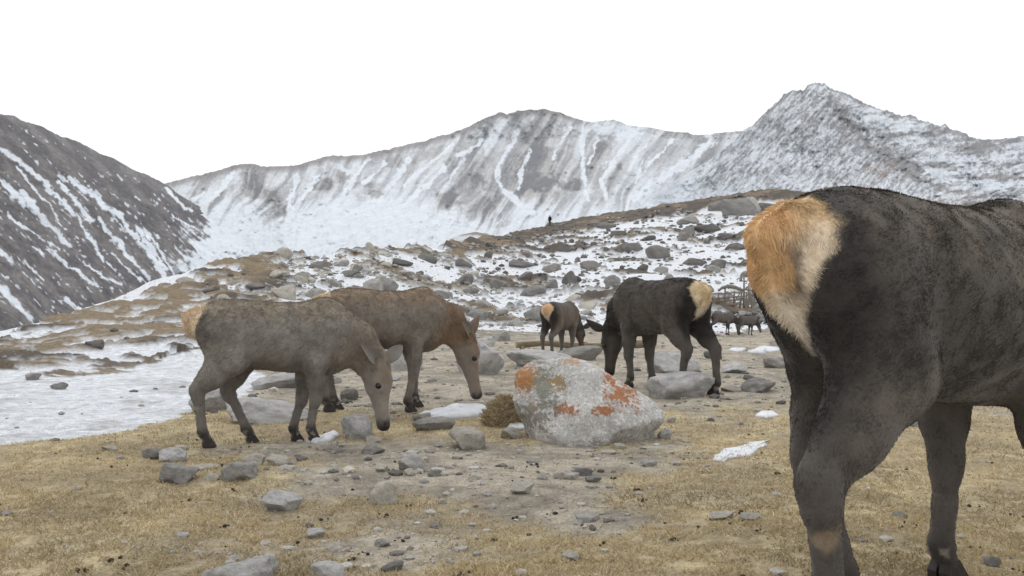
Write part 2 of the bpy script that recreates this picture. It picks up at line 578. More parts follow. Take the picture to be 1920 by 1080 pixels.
v = np.stack([((pxq - 960) / F * Dv).ravel(), Dv.ravel(), (H + (HZ - yv) / F * Dv).ravel()], 1)
back = np.broadcast_to(V > 1, V.shape).ravel()
v[back, 1] += 160
v[back, 2] -= 60
px, py = pxq.ravel(), yv.ravel()
Cs = [([(968, 250), (958, 270), (945, 292), (931, 318), (933, 338), (952, 362), (980, 386), (1000, 402)], 6), ([(992, 280), (978, 318), (973, 352)], 4.5), ([(1098, 229), (1089, 258), (1094, 300), (1097, 345), (1103, 378)], 4.5),
      ([(1202, 240), (1172, 270), (1150, 300), (1130, 335), (1136, 372)], 5), ([(1180, 262), (1155, 290)], 3), ([(1066, 238), (1046, 278), (1039, 300)], 2.6), ([(1122, 262), (1105, 305)], 2.2),
      ([(436, 328), (425, 345), (400, 370), (360, 395)], 7), ([(395, 352), (365, 375)], 4), ([(436, 328), (424, 340)], 9), ([(690, 298), (664, 338), (640, 372), (615, 405)], 6), ([(640, 312), (655, 322)], 5),
      ([(765, 298), (745, 330), (722, 362), (690, 402)], 6), ([(850, 268), (820, 296), (785, 322), (760, 345)], 5), ([(830, 318), (788, 355), (745, 398), (700, 436)], 7), ([(722, 306), (700, 330), (680, 345)], 4),
      ([(600, 330), (575, 360), (545, 392)], 5), ([(560, 330), (545, 372), (540, 410)], 6), ([(905, 262), (880, 285), (855, 292)], 4), ([(870, 300), (848, 330), (835, 350)], 3),
      ([(1330, 268), (1285, 305), (1240, 335), (1190, 370)], 13), ([(1262, 262), (1222, 300), (1190, 340)], 4), ([(1225, 250), (1200, 285), (1178, 320)], 3), ([(1205, 300), (1195, 330)], 2)]
ac = px + .62 * py + 10 * fbm(px / 60, py / 60, o=2, seed=139)
nz = fbm(ac / 10, (py - .3 * px) / 85, o=4, seed=141)
nw = fbm(ac / 34, (py - .3 * px) / 120, o=3, seed=143)
nf = fbm(px / 3.0, py / 2.6, o=3, seed=145)
sn = .40 + .26 * nz + .20 * nw + .11 * nf
sn = sn + .75 * sst(370, 435, py + 18 * nz) - .25 * sst(0, 14, 16 - (py - np.interp(px, qx, ry)))
sn = sn - .34 * streaks(px, py, [([(462, 322), (490, 372), (528, 432)], 26), ([(885, 262), (868, 320), (885, 375), (915, 425)], 38), ([(1020, 240), (1010, 300), (1005, 340)], 46), ([(1130, 275), (1115, 330)], 20)], 1.0, .5)  # spur and cirque shading, painted in by greying the snow
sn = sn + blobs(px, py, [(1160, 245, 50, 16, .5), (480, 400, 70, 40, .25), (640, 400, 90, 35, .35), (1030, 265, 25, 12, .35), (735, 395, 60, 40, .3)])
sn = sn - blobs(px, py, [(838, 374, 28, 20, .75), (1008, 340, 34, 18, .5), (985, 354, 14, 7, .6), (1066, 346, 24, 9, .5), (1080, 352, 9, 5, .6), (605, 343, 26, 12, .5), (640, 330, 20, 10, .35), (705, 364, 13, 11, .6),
                         (500, 368, 34, 16, .45), (522, 392, 16, 16, .45), (470, 345, 22, 22, .3), (895, 335, 11, 8, .45), (1165, 310, 8, 8, .5), (1195, 325, 16, 6, .4), (1030, 300, 60, 40, .18), (1040, 262, 80, 20, .15), (950, 330, 60, 50, .15),
                         (750, 300, 40, 14, .35), (820, 290, 40, 14, .3), (690, 345, 22, 8, .4), (660, 350, 18, 8, .35)])
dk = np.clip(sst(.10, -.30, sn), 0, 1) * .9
sn = sst(-.05, .95, sn)
sn = np.maximum(np.clip(sn, 0, 1) * .9, streaks(px, py, Cs, .9, .75) * .95)
brown = sst(16, 3, py - np.interp(px, qx, ry)) * sst(1130, 1060, px)
sn = sn * (1 - .8 * brown)
rock = lerp3(np.array([[.27, .275, .285]]), np.array([[.38, .375, .365]]), sst(-.7, .7, nz))
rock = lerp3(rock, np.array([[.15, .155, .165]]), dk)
rock = lerp3(rock, np.array([[.23, .21, .205]]), brown * .8)
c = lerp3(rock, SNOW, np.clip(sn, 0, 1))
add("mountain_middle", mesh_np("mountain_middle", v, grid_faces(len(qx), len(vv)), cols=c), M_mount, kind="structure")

# --- right mountain: nearer rocky peak, dusted with snow
RR = np.array([(1080, 470, 430), (1150, 422, 470), (1200, 385, 520), (1250, 348, 580), (1300, 318, 660), (1345, 290, 760), (1378, 262, 840), (1395, 243, 880), (1412, 235, 890), (1430, 215, 900), (1445, 203, 900),
               (1458, 192, 900), (1470, 178, 900), (1482, 171, 900), (1508, 170, 900), (1514, 160, 900), (1530, 156, 900), (1545, 157, 900), (1558, 167, 900), (1580, 174, 900), (1602, 184, 900), (1625, 196, 900),
               (1650, 206, 890), (1668, 209, 880), (1690, 218, 880), (1712, 217, 875), (1722, 225, 870), (1750, 234, 860), (1765, 238, 860), (1772, 232, 860), (1780, 242, 850), (1800, 247, 840), (1825, 260, 830),
               (1845, 263, 820), (1870, 263, 800), (1895, 260, 780), (1925, 254, 760), (2000, 235, 740), (2300, 190, 700), (2700, 170, 680)], float)
qx = np.concatenate([np.linspace(1080, 1960, 640), np.linspace(1970, 2700, 40)])
ry = np.interp(qx, RR[:, 0], RR[:, 1]) - (2.4 * np.abs(noise(qx / 6, qx * 0, seed=11)) + 1.3 * noise(qx / 2.6, qx * 0, seed=12)) * sst(1390, 1430, qx)
rd = np.interp(qx, RR[:, 0], RR[:, 2])
vv = np.concatenate([np.linspace(0, .3, 12)[:-1], np.linspace(.3, 1, 240), [1.04]])
Q, V = np.meshgrid(np.arange(len(qx)), vv, indexing='ij')
y0 = 680.0
yv = y0 + (ry[Q] - y0) * np.minimum(V, 1)
Dv = 330 + (rd[Q] - 330) * np.minimum(V, 1) ** 1.15
pxq = qx[Q]
ed = sst(1.0, .93, V) * sst(.3, .5, V)
Dv = Dv + ed * (20 * fbm((pxq - (yv - 160) * .6) / 80, yv / 160, o=4, seed=151) + 3.5 * fbm(pxq / 9, yv / 7, o=3, seed=155) - 10 * np.exp(-((pxq - 1560 - (yv - 160) * 1.05) / 38) ** 2))
v = np.stack([((pxq - 960) / F * Dv).ravel(), Dv.ravel(), (H + (HZ - yv) / F * Dv).ravel()], 1)
back = np.broadcast_to(V > 1, V.shape).ravel()
v[back, 1] += 70
v[back, 2] -= 30
px, py = pxq.ravel(), yv.ravel()
lf_ = sst(30, -30, px - 1560 - (py - 160) * .9)
n1 = lf_ * fbm((px + .9 * py) / 4.5, (py - .6 * px) / 16, o=4, seed=161) + (1 - lf_) * fbm((px - 1.9 * py) / 22, (py + .45 * px) / 5, o=4, seed=163)
n2 = fbm(px / 2.6, py / 2.2, o=3, seed=165)
rightf = sst(-20, 30, px - 1560 - (py - 160) * 1.0)
sn = .47 + .24 * n1 + .25 * n2 - .3 * streaks(px, py, [([(1556, 180), (1598, 238), (1640, 285), (1700, 318), (1768, 356)], 11), ([(1690, 300), (1740, 332)], 7), ([(1820, 268), (1850, 310), (1880, 330)], 16)], 1.2, .8) + .12 * fbm(px / 45, py / 30, o=3, seed=168)
sn = sn + rightf * (.06 + .3 * fbm((px - 2.2 * py) / 60, (py + .1 * px) / 7, o=3, seed=171))
sn = sn + .35 * sst(1330, 1240, px - .5 * (py - 330)) + .22 * sst(300, 390, py) * sst(1650, 1500, px)
sn = sn + blobs(px, py, [(1650, 225, 60, 10, .3), (1690, 240, 40, 6, .4), (1850, 300, 70, 12, .3), (1760, 330, 40, 14, .4), (1860, 345, 60, 12, .3), (1540, 163, 16, 5, .3)])
sn = sn - blobs(px, py, [(1655, 275, 34, 16, .15), (1690, 305, 30, 6, .35), (1720, 330, 26, 5, .35), (1640, 320, 26, 14, .15), (1535, 172, 26, 14, .15), (1690, 216, 50, 6, .3), (1780, 245, 40, 7, .45), (1840, 285, 30, 18, .25),
                         (1600, 250, 30, 30, .08), (1800, 385, 60, 8, .3), (1880, 330, 50, 8, .3), (1500, 230, 50, 40, .1)])
top = sst(9, 1, py - np.interp(px, qx, ry)) * sst(1400, 1440, px)
sn = np.clip(sn - .3 * top, 0, 1)
sn = sst(.12, .88, sn) * .88
red = blobs(px, py, [(1655, 318, 40, 16, .8), (1600, 345, 50, 12, .5), (1790, 370, 70, 16, .6)])
rock = lerp3(np.array([[.21, .215, .225]]), np.array([[.31, .305, .305]]), sst(-.7, .7, n1))
rock = lerp3(rock, np.array([[.27, .225, .205]]), red)
c = lerp3(rock, SNOW, sn)
add("mountain_right", mesh_np("mountain_right", v, grid_faces(len(qx), len(vv)), cols=c), M_mount, kind="structure")

# --- low brown knoll in the valley beyond the ridge
th, rr_ = np.meshgrid(np.linspace(0, 2 * math.pi, 64), np.linspace(0, 1, 24), indexing='ij')
KX, KY = -.042 * 240 + 16 * rr_ * np.cos(th), 240 + 22 * rr_ * np.sin(th)
KZ = 20.6 - 9 * rr_ ** 1.7 - 30 * np.maximum(rr_ - .8, 0) + .25 * fbm(KX / 3, KY / 3, o=3, seed=181)
v = np.stack([KX.ravel(), KY.ravel(), KZ.ravel()], 1)
sn = sst(.1, .6, fbm(v[:, 0] / 5, v[:, 2] / .8, o=3, seed=183) + (v[:, 0] < -12) * .4)
add("hill", mesh_np("hill", v, grid_faces(64, 24)[:, ::-1], cols=lerp3(np.array([[.24, .21, .18]]), SNOW, sn * .7)), M_mount, kind="structure")

# ------------------------------------------------------------------ implicit surfaces for animals and people
class Field:
    def __init__(self, lo, hi, res):
        self.lo, self.res = np.array(lo, float), res
        self.n = np.ceil((np.array(hi) - self.lo) / res).astype(int) + 1
        self.f = np.full(self.n, 1.0, np.float32)
        self.ax = [(self.lo[i] + res * np.arange(self.n[i])).astype(np.float32) for i in range(3)]

    def _win(self, lo, hi, k):
        a = np.clip(np.floor((np.array(lo) - k - self.lo) / self.res).astype(int) - 2, 0, self.n)
        b = np.clip(np.ceil((np.array(hi) + k - self.lo) / self.res).astype(int) + 3, 0, self.n)
        sl = tuple(slice(x, y) for x, y in zip(a, b))
        g = np.meshgrid(*[self.ax[i][sl[i]] for i in range(3)], indexing='ij', sparse=True)
        return sl, g

    def _join(self, sl, d, k):
        f = self.f[sl]
        h = np.clip(k - np.abs(f - d), 0, None) / k
        self.f[sl] = np.minimum(f, d) - h * h * k * .25

    def cone(self, a, b, ra, rb, k=.03, sy=1.0, cut=False):
        a, b = np.array(a, float), np.array(b, float)
        r = max(ra, rb)
        pad = np.array([r, r * max(sy, 1), r])
        sl, (x, y, z) = self._win(np.minimum(a, b) - pad, np.maximum(a, b) + pad, k)
        if min(self.f[sl].shape) == 0:
            return
        d = b - a
        dy = d[1] / sy
        y2 = (y - a[1]) / sy
        L = d[0] ** 2 + dy ** 2 + d[2] ** 2 + 1e-12
        t = np.clip(((x - a[0]) * d[0] + y2 * dy + (z - a[2]) * d[2]) / L, 0, 1)
        dist = np.sqrt((x - a[0] - t * d[0]) ** 2 + (y2 - t * dy) ** 2 + (z - a[2] - t * d[2]) ** 2) - (ra + (rb - ra) * t)
        dist = dist * min(sy, 1)
        if cut:
            f = self.f[sl]
            h = np.clip(k - np.abs(f + dist), 0, None) / k
            self.f[sl] = np.maximum(f, -dist) + h * h * k * .25
        else:
            self._join(sl, dist.astype(np.float32), k)

    def chain(self, pts, rs, k=.03, sy=1.0):
        for i in range(len(pts) - 1):
            self.cone(pts[i], pts[i + 1], rs[i], rs[i + 1], k, sy)

    def loft(self, sec, k=.04):
        """trunk: sections (x, ztop, zbottom, halfwidth), egg-shaped"""
        s = np.array(sec, float)
        sl, (x, y, z) = self._win((s[0, 0] - .05, -s[:, 3].max(), s[:, 2].min()), (s[-1, 0] + .05, s[:, 3].max(), s[:, 1].max()), k)
        xf = np.linspace(s[0, 0], s[-1, 0], 200)
        ker = np.hanning(21)
        ker /= ker.sum()

        def sm(c):
            q = np.interp(xf, s[:, 0], s[:, c])
            return np.convolve(np.pad(q, 10, mode='edge'), ker, 'valid')
        xx = np.clip(x, s[0, 0], s[-1, 0])
        zt, zb, w = (np.interp(xx, xf, sm(c)) for c in (1, 2, 3))
        c, h = zb + (zt - zb) * .54, None
        q = z - c
        h = np.where(q > 0, zt - c, c - zb)
        rad = np.sqrt((y / w) ** 2 + (q / h) ** 2)
        d = (rad - 1) * np.minimum(w, h)
        over = np.abs(x - xx)
        d = np.where(over > 0, np.sqrt(np.maximum(d, 0) ** 2 + over ** 2) + np.minimum(d, 0) * .2, d)
        self._join(sl, d.astype(np.float32), k)

    def mesh(self, smooth=2):
        f = self.f
        ins = f < 0
        n0, n1, n2 = f.shape
        cs = np.zeros((n0 - 1, n1 - 1, n2 - 1), np.int8)
        for i in (0, 1):
            for j in (0, 1):
                for k in (0, 1):
                    cs += ins[i:n0 - 1 + i, j:n1 - 1 + j, k:n2 - 1 + k]
        I, J, K = np.nonzero((cs > 0) & (cs < 8))
        idx = np.full(cs.shape, -1, np.int64)
        idx[I, J, K] = np.arange(len(I))
        P = np.zeros((len(I), 3))
        C = np.zeros(len(I))
        for axis in range(3):
            o = [q for q in range(3) if q != axis]
            for u in (0, 1):
                for w in (0, 1):
                    off = np.zeros(3, int)
                    off[o[0]], off[o[1]] = u, w
                    a = (I + off[0], J + off[1], K + off[2])
                    off2 = off.copy()
                    off2[axis] += 1
                    b_ = (I + off2[0], J + off2[1], K + off2[2])
                    fa, fb = f[a], f[b_]
                    m_ = (fa < 0) != (fb < 0)
                    t = np.where(m_, fa / np.where(m_, fa - fb, 1), 0)
                    p = np.tile(off.astype(float), (len(I), 1))
                    p[:, axis] += t
                    P += p * m_[:, None]
                    C += m_
        P = (np.stack([I, J, K], 1) + P / C[:, None]) * self.res + self.lo
        faces = []
        for axis in range(3):
            o = [(axis + 1) % 3, (axis + 2) % 3]
            s0 = [slice(None)] * 3
            s1 = [slice(None)] * 3
            s0[axis], s1[axis] = slice(0, -1), slice(1, None)
            a, b_ = ins[tuple(s0)], ins[tuple(s1)]
            e = np.argwhere(a != b_)
            e = e[(e[:, o[0]] > 0) & (e[:, o[1]] > 0) & (e[:, o[0]] < f.shape[o[0]] - 1) & (e[:, o[1]] < f.shape[o[1]] - 1)]
            q = []
            for (u, w) in ((-1, -1), (0, -1), (0, 0), (-1, 0)):
                g = e.copy()
                g[:, o[0]] += u
                g[:, o[1]] += w
                q.append(idx[g[:, 0], g[:, 1], g[:, 2]])
            q = np.stack(q, 1)
            flip = ~a[e[:, 0], e[:, 1], e[:, 2]]
            q[flip] = q[flip][:, ::-1]
            faces.append(q)
        Q = np.concatenate(faces)
        Q = Q[(Q >= 0).all(1)]
        for _ in range(smooth):
            acc, cnt = np.zeros_like(P), np.zeros(len(P))
            for a, b_ in ((0, 1), (1, 2), (2, 3), (3, 0)):
                np.add.at(acc, Q[:, a], P[Q[:, b_]])
                np.add.at(acc, Q[:, b_], P[Q[:, a]])
                np.add.at(cnt, Q[:, a], 1)
                np.add.at(cnt, Q[:, b_], 1)
            P = P * .5 + acc / np.maximum(cnt, 1)[:, None] * .5
        return P, Q


def vnormals(P, Q):
    nf = np.cross(P[Q[:, 2]] - P[Q[:, 0]], P[Q[:, 3]] - P[Q[:, 1]])
    nv = np.zeros_like(P)
    for k in range(4):
        np.add.at(nv, Q[:, k], nf)
    return nv / (np.linalg.norm(nv, axis=1, keepdims=True) + 1e-12)


# ------------------------------------------------------------------ elk
TRUNK = [(-.565, .93, .83, .05), (-.53, 1.0, .79, .11), (-.46, 1.05, .72, .150), (-.36, 1.085, .64, .185), (-.2, 1.085, .575, .205), (0, 1.065, .55, .215), (.2, 1.065, .525, .21),
         (.34, 1.075, .515, .185), (.44, 1.07, .52, .155), (.53, 1.02, .57, .12), (.60, .94, .66, .07)]
COATS = {   # back, flank, belly, legs, neck, rump patch top, rump patch low, band beside the patch
    'brown': [(.235, .200, .155), (.240, .222, .196), (.150, .128, .104), (.175, .160, .143), (.205, .172, .136), (.62, .50, .36), (.55, .45, .34), (.078, .070, .065)],
    'rufous': [(.225, .172, .120), (.215, .190, .162), (.085, .072, .062), (.160, .140, .122), (.185, .128, .086), (.60, .47, .31), (.54, .44, .33), (.050, .043, .038)],
    'dark': [(.057, .048, .041), (.086, .073, .061), (.080, .070, .060), (.095, .084, .074), (.028, .023, .020), (.62, .51, .33), (.60, .53, .41), (.022, .020, .019)],
    'young': [(.070, .056, .044), (.120, .090, .068), (.075, .063, .055), (.115, .103, .092), (.034, .028, .025), (.52, .33, .18), (.54, .43, .33), (.022, .019, .018)],
    'near': [(.100, .079, .060), (.108, .091, .075), (.104, .088, .074), (.090, .079, .070), (.085, .072, .062), (.56, .405, .235), (.65, .55, .425), (.036, .032, .030)],
    'far': [(.095, .083, .072), (.125, .110, .097), (.07, .062, .055), (.055, .05, .045), (.05, .045, .04), (.3, .22, .15), (.3, .24, .18), (.02, .018, .017)],
}


def ear_mesh(root, d, side, L, W, c_in, c_out):
    d = Vector(d).normalized()
    side = (Vector(side) - d * d.dot(Vector(side))).normalized()
    nrm = d.cross(side).normalized()
    nu, nv_ = 12, 9
    vs, cs, fs = [], [], []
    for layer in (0, 1):
        for i in range(nu):
            u = i / (nu - 1)
            w = W * (math.sin(math.pi * (u * .93 + .05) ** .8) ** .8)
            for j in range(nv_):
                q = -1 + 2 * j / (nv_ - 1)
                cup = .55 * w * q * q - .12 * L * u * u
                th = .004 * (1 - .7 * u) if layer else 0
                vs.append(Vector(root) + d * (L * u) + side * (w * q * .85) + nrm * (cup - th - (0 if not layer else .004)))
                edge = abs(q) > .85 or u > .9
                cs.append(c_out if (layer or edge) else c_in)
    for layer in (0, 1):
        o = layer * nu * nv_
        for i in range(nu - 1):
            for j in range(nv_ - 1):
                a = o + i * nv_ + j
                f = (a, a + 1, a + nv_ + 1, a + nv_)
                fs.append(f if layer == 0 else f[::-1])
    for i in range(nu - 1):
        for j, s_ in ((0, 1), (nv_ - 1, -1)):
            a = i * nv_ + j
            f = (a, a + nv_, a + nv_ + nu * nv_, a + nu * nv_)
            fs.append(f[::s_])
    return mesh_np("ear", np.array([tuple(x) for x in vs]), fs, cols=np.array(cs))


def hoof_mesh(s):
    bm = bmesh.new()
    for sg in (-1, 1):
        prof = [(-.040, .0), (.052, .0), (.060, .010), (.022, .062), (-.030, .066), (-.046, .03)]
        a = [bm.verts.new((x * s, sg * .004 * s, z * s)) for x, z in prof]
        b_ = [bm.verts.new(((x * .88 + .002) * s, sg * (.036 if z < .05 else .028) * s, z * s * .97)) for x, z in prof]
        bm.faces.new(a)
        bm.faces.new(b_[::-1])
        for i in range(6):
            j = (i + 1) % 6
            bm.faces.new((a[i], b_[i], b_[j], a[j]))
    bmesh.ops.recalc_face_normals(bm, faces=bm.faces)
    me = bpy.data.meshes.new("hoof")
    bm.to_mesh(me)
    bm.free()
    return me


def elk(loc, yaw, s, coat, label, feet_px=None, feet=None, poll=(.88, 0, .60), muzzle=(.92, 0, .075), face_up=(1, 0, .1), ear_dirs=None, res=.013, hair=0, hair_len=.022,
        tail=True, group="grazing elk", neck_mid=None, thick=1.0, tan_spot=None, pinch=0.0, head_scale=1.12, bandk=1.0):
    X0, Y0 = loc
    z0 = float(ground_z(X0, Y0)[0])
    cy, sy_ = math.cos(yaw), math.sin(yaw)

    def to_world(x, y):
        return X0 + s * (x * cy - y * sy_), Y0 + s * (x * sy_ + y * cy)

    def to_local(X, Y):
        dx, dy = (X - X0) / s, (Y - Y0) / s
        return dx * cy + dy * sy_, -dx * sy_ + dy * cy
    ft = {'rh': [-.47, -.11], 'lh': [-.40, .11], 'rf': [.33, -.095], 'lf': [.26, .095]}
    if feet:
        ft.update({k: list(v) for k, v in feet.items()})
    if feet_px:
        for k, (fx, fy) in feet_px.items():
            p, D = hit(fx, fy)
            lx, ly = to_local(p[0], p[1])
            sg = -1 if k[0] == 'r' else 1
            ft[k] = [lx, sg * float(np.clip(sg * ly, .06, .17))]
    for k in ft:
        wx, wy = to_world(*ft[k])
        ft[k].append((float(ground_z(wx, wy)[0]) - z0) / s)
    root = bpy.data.objects.new("elk", None)
    col.objects.link(root)
    root.location = (X0, Y0, z0)
    root.rotation_euler = (0, 0, yaw)
    root["label"], root["category"], root["group"] = label, "elk", group
    C = [np.array(q) for q in COATS[coat]]
    fld = Field((-.78, -.42, -.12), (1.35, .42, 1.2), res)
    fld.loft(TRUNK, .03)
    fld.cone((-.33, 0, .80), (.3, 0, .80), .10, .10, .05)
    legs_info = []
    for sg, hk, fk in ((-1, 'rh', 'rf'), (1, 'lh', 'lf')):
        # hind leg
        fx, fy, fz = ft[hk]
        dx = fx + .45
        tk = .62 if (sg > 0 and coat == 'near') else 1.0
        hip = (-.36 + .05 * (1 - tk), sg * .095 * tk, .86)
        stifle = (-.285 + .32 * dx, sg * .125, .64)
        hock = (-.525 + .70 * dx, fy * .97, fz + .412)
        fet = (fx - .040, fy, fz + .115)
        hoof = (fx + .0, fy, fz + .05)
        fld.cone(hip, stifle, .158 * thick * (.75 + .25 * tk), .098, .035, .75)
        low = (-.40 + .25 * dx, sg * .10 * tk, .645)
        fld.cone((-.43 + .06 * (1 - tk), sg * .082 * tk, .88), low, .106 * (.7 + .3 * tk), .066, .05, .85)
        kn = tuple(stifle[i] * .45 + hock[i] * .55 for i in range(3))
        fld.chain([stifle, kn, hock], [.098, .072, .046], .045, .85)
        fld.cone((low[0], low[1], low[2] - .02), (hock[0] - .012, hock[1], hock[2] + .035), .060, .030, .045, .85)
        fld.cone((hock[0] - .008, hock[1], hock[2] + .015), (hock[0] + .004, hock[1], hock[2] - .05), .045, .044, .02)
        fld.chain([hock, (hock[0] * .55 + fet[0] * .45 + .004, fy, hock[2] * .55 + fet[2] * .45), fet, hoof], [.046, .0335, .036, .034], .018)
        legs_info.append((hk, fx, fy, fz))
        # fore leg
        fx, fy, fz = ft[fk]
        dx = fx - .30
        sh = (.40, sg * .105, .86)
        el = (.305 + .25 * dx, sg * .125, .595)
        fet = (fx - .028, fy, fz + .105)
        kn = (el[0] * .47 + fet[0] * .53 + .022, fy * .6 + el[1] * .4, fz + .335)
        hoof = (fx + .0, fy, fz + .05)
        fld.cone(sh, el, .145 * thick, .090, .028, .72)
        fld.cone(sh, (.47, sg * .10, .66), .12, .085, .05, .8)
        fld.chain([el, (el[0] * .5 + kn[0] * .5 + .004, el[1] * .5 + kn[1] * .5, (el[2] + kn[2]) / 2), kn], [.082, .062, .045], .035)
        fld.cone((kn[0] + .008, kn[1], kn[2] + .02), (kn[0] + .004, kn[1], kn[2] - .03), .043, .040, .02)
        fld.chain([kn, (kn[0] * .5 + fet[0] * .5, fy, (kn[2] + fet[2]) / 2), fet, hoof], [.041, .0315, .035, .034], .018)
        legs_info.append((fk, fx, fy, fz))
    # neck and head
    P_, M_ = np.array(poll, float), np.array(muzzle, float)
    wx, wy = to_world(M_[0], M_[1])
    M_[2] += (float(ground_z(wx, wy)[0]) - z0) / s
    base_t, base_b = np.array((.42, 0, .92)), np.array((.50, 0, .72))
    if neck_mid is None:
        neck_mid = (P_ + np.array((.46, 0, .84))) / 2 + np.array((.02, 0, .035))
    nm = np.array(neck_mid, float)
    hd = M_ - P_
    hL = np.linalg.norm(hd)
    hd /= hL
    up = np.array(face_up, float)
    up -= hd * up.dot(hd)
    up /= np.linalg.norm(up)
    rt = np.cross(hd, up)
    jaw = P_ + hd * .10 - up * .055
    fld.chain([base_t, nm + np.array((.015, 0, .02)), P_ - hd * .015], [.172, .122, .084], .055, .72)
    fld.chain([base_b, nm - np.array((.06, 0, .05)), jaw], [.15, .105, .076], .055, .72)
    fld.cone((.47, 0, .64), (.55, 0, .72), .11, .09, .06, .8)
    g = head_scale

    def hp(a, u_=0, r_=0):
        return P_ + hd * hL * a + up * u_ * g + rt * r_ * g
    fld.cone(hp(0, -.01), hp(.30, .012), .088 * g, .078 * g, .03, 1)
    fld.cone(hp(.12, -.052), hp(.36, -.055), .078 * g, .062 * g, .025, 1)
    fld.cone(hp(.30, .008), hp(.68, -.006), .072 * g, .041 * g, .025, 1)
    fld.cone(hp(.38, -.05), hp(.72, -.035), .054 * g, .036 * g, .03, 1)
    fld.cone(hp(.68, -.008), hp(.93, -.012), .041 * g, .047 * g, .02, 1)
    fld.cone(hp(.80, -.038), hp(.93, -.036), .032 * g, .030 * g, .02, 1)
    for q in (-1, 1):
        fld.cone(hp(.33, .036, q * .062), hp(.45, .030, q * .052), .020 * g, .016 * g, .02)
        fld.cone(hp(.93, .010, q * .028), hp(.965, .000, q * .024), .012, .010, .008, cut=True)
    if tail:
        fld.chain([(-.51, 0, 1.0), (-.575, 0, .95), (-.592, 0, .865)], [.04, .048, .026], .018, 1.1)
    # cleft between the buttocks and flank hollow
    if pinch:
        fld.cone((-.60, 0, .90), (-.56, 0, .62), .012, .03, .05, cut=True)
    P, Q = fld.mesh(3)
    N = vnormals(P, Q)
    # ---- coat colours: the animal's own markings, plus painted muscle and crease shading
    x, y, z = P.T
    nz = fbm(x * 9, y * 9, z * 9, o=3, seed=201)
    nzf = fbm(x * 30, y * 30, z * 30, o=2, seed=205)
    trunk = sst(.50, .60, z)
    c = np.tile(C[1], (len(P), 1))
    c = lerp3(c, C[0][None], sst(.86, 1.03, z + .05 * nz))
    c = lerp3(c, C[2][None], sst(.70, .58, z + .03 * nz) * sst(-.42, -.25, x) * sst(.5, .36, x) * (np.abs(y) < .19))
    leg = sst(.70, .42, z + .04 * nz) * (x < .52)
    c = lerp3(c, C[3][None], leg)
    tn = ((P - np.array((.46, 0, .84))) @ (P_ - np.array((.46, 0, .84)))) / np.sum((P_ - np.array((.46, 0, .84))) ** 2)
    neckm = sst(-.1, .55, tn + .12 * nz) * (x > .40)
    legtest = (z < .55) & (np.linalg.norm(P[:, :2] - np.array(ft['rf'][:2]), axis=1) < .2) | (z < .55) & (np.linalg.norm(P[:, :2] - np.array(ft['lf'][:2]), axis=1) < .2)
    inner = np.zeros(len(P))
    neckm = np.where(legtest & (x < .62) & (z < P_[2] + .02) & (tn < .9), 0, neckm)
    c = lerp3(c, C[4][None], neckm)
    ha = ((P - P_) @ hd) / hL
    hr = np.linalg.norm(P - P_ - np.outer(ha * hL, hd), axis=1)
    headm = (hr < .16 * g) * sst(.05, .25, ha)
    uu = (P - P_) @ up
    fm_ = .45 if bandk < .9 else .12
    facec = np.array(C[4]) * (1 - fm_) + np.array(C[1]) * fm_
    c = lerp3(c, facec[None], headm)
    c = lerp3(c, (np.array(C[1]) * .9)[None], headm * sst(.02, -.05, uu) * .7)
    c = lerp3(c, np.array([[.018, .016, .015]]), (hr < .1) * sst(.80, 1.0, ha + .04 * nzf) * .95)
    c = lerp3(c, (np.array(C[4]) * np.array((.85, .70, .6)))[None], headm * sst(.03, .07, uu) * sst(.62, .35, ha) * .6)
    c = lerp3(c, (np.array(C[1]) * 1.35)[None], headm * sst(.07, .03, np.abs(ha - .41)) * sst(.0, .03, uu) * .35)
    c = lerp3(c, (np.array(C[1]) * .55)[None], sst(.10, .03, np.hypot(x - .20, (z - .62) * 1.1)) * .6)  # shade behind the elbow, painted into the coat
    c = lerp3(c, (np.array(C[1]) * .6)[None], sst(.05, .0, np.abs(x - .215 + .2 * (z - .8))) * sst(.6, .7, z) * sst(.98, .85, z) * .35)  # painted shade along the shoulder edge
    c = lerp3(c, (np.array(C[1]) * .6)[None], sst(.06, .0, np.abs(x + .17 - .35 * (z - .7))) * sst(.6, .68, z) * sst(.95, .8, z) * .35)  # painted shade in the flank fold
    # dark line down the back, dark band and pale rump patch
    c = lerp3(c, (np.array(C[7]) * 1.2)[None], sst(.05, .015, np.abs(y)) * sst(1.02, 1.06, z) * .6)
    wz = np.interp(z, [.69, .74, .79, .86, .93, .985, 1.03, 1.058], [.0, .025, .055, .10, .135, .125, .06, .0])
    bz = np.interp(z, [.45, .55, .68, .80, .95, 1.04, 1.1], [.10, .15, .185, .205, .19, .12, .03])
    rear = sst(-.33, -.40, x + .02 * nz)
    rear2 = sst(-.27, -.43, x + .03 * nz + .25 * np.maximum(.75 - z, 0))
    band = bandk * rear2 * sst(bz + .03, bz - .03, np.abs(y) + .02 * nz) * (sst(.40, .56, z) if bandk > .9 else sst(.70, .84, z) * sst(1.02, .95, z))
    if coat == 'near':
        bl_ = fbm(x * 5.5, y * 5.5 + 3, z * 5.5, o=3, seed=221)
        c = c * (1 - .45 * sst(.15, .65, bl_) * sst(.5, .62, z))[:, None]  # muscle shading painted as dark blotches over the body
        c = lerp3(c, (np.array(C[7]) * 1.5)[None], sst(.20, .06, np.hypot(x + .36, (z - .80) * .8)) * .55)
    c = lerp3(c, C[7][None], band * .92)
    patch = rear * sst(wz + .014, wz - .014, np.abs(y) + .012 * nz + .008 * nzf) * (z > .68)
    pc = lerp3(np.array(C[6])[None], np.array(C[5])[None], sst(.80, .95, z + .05 * nz))
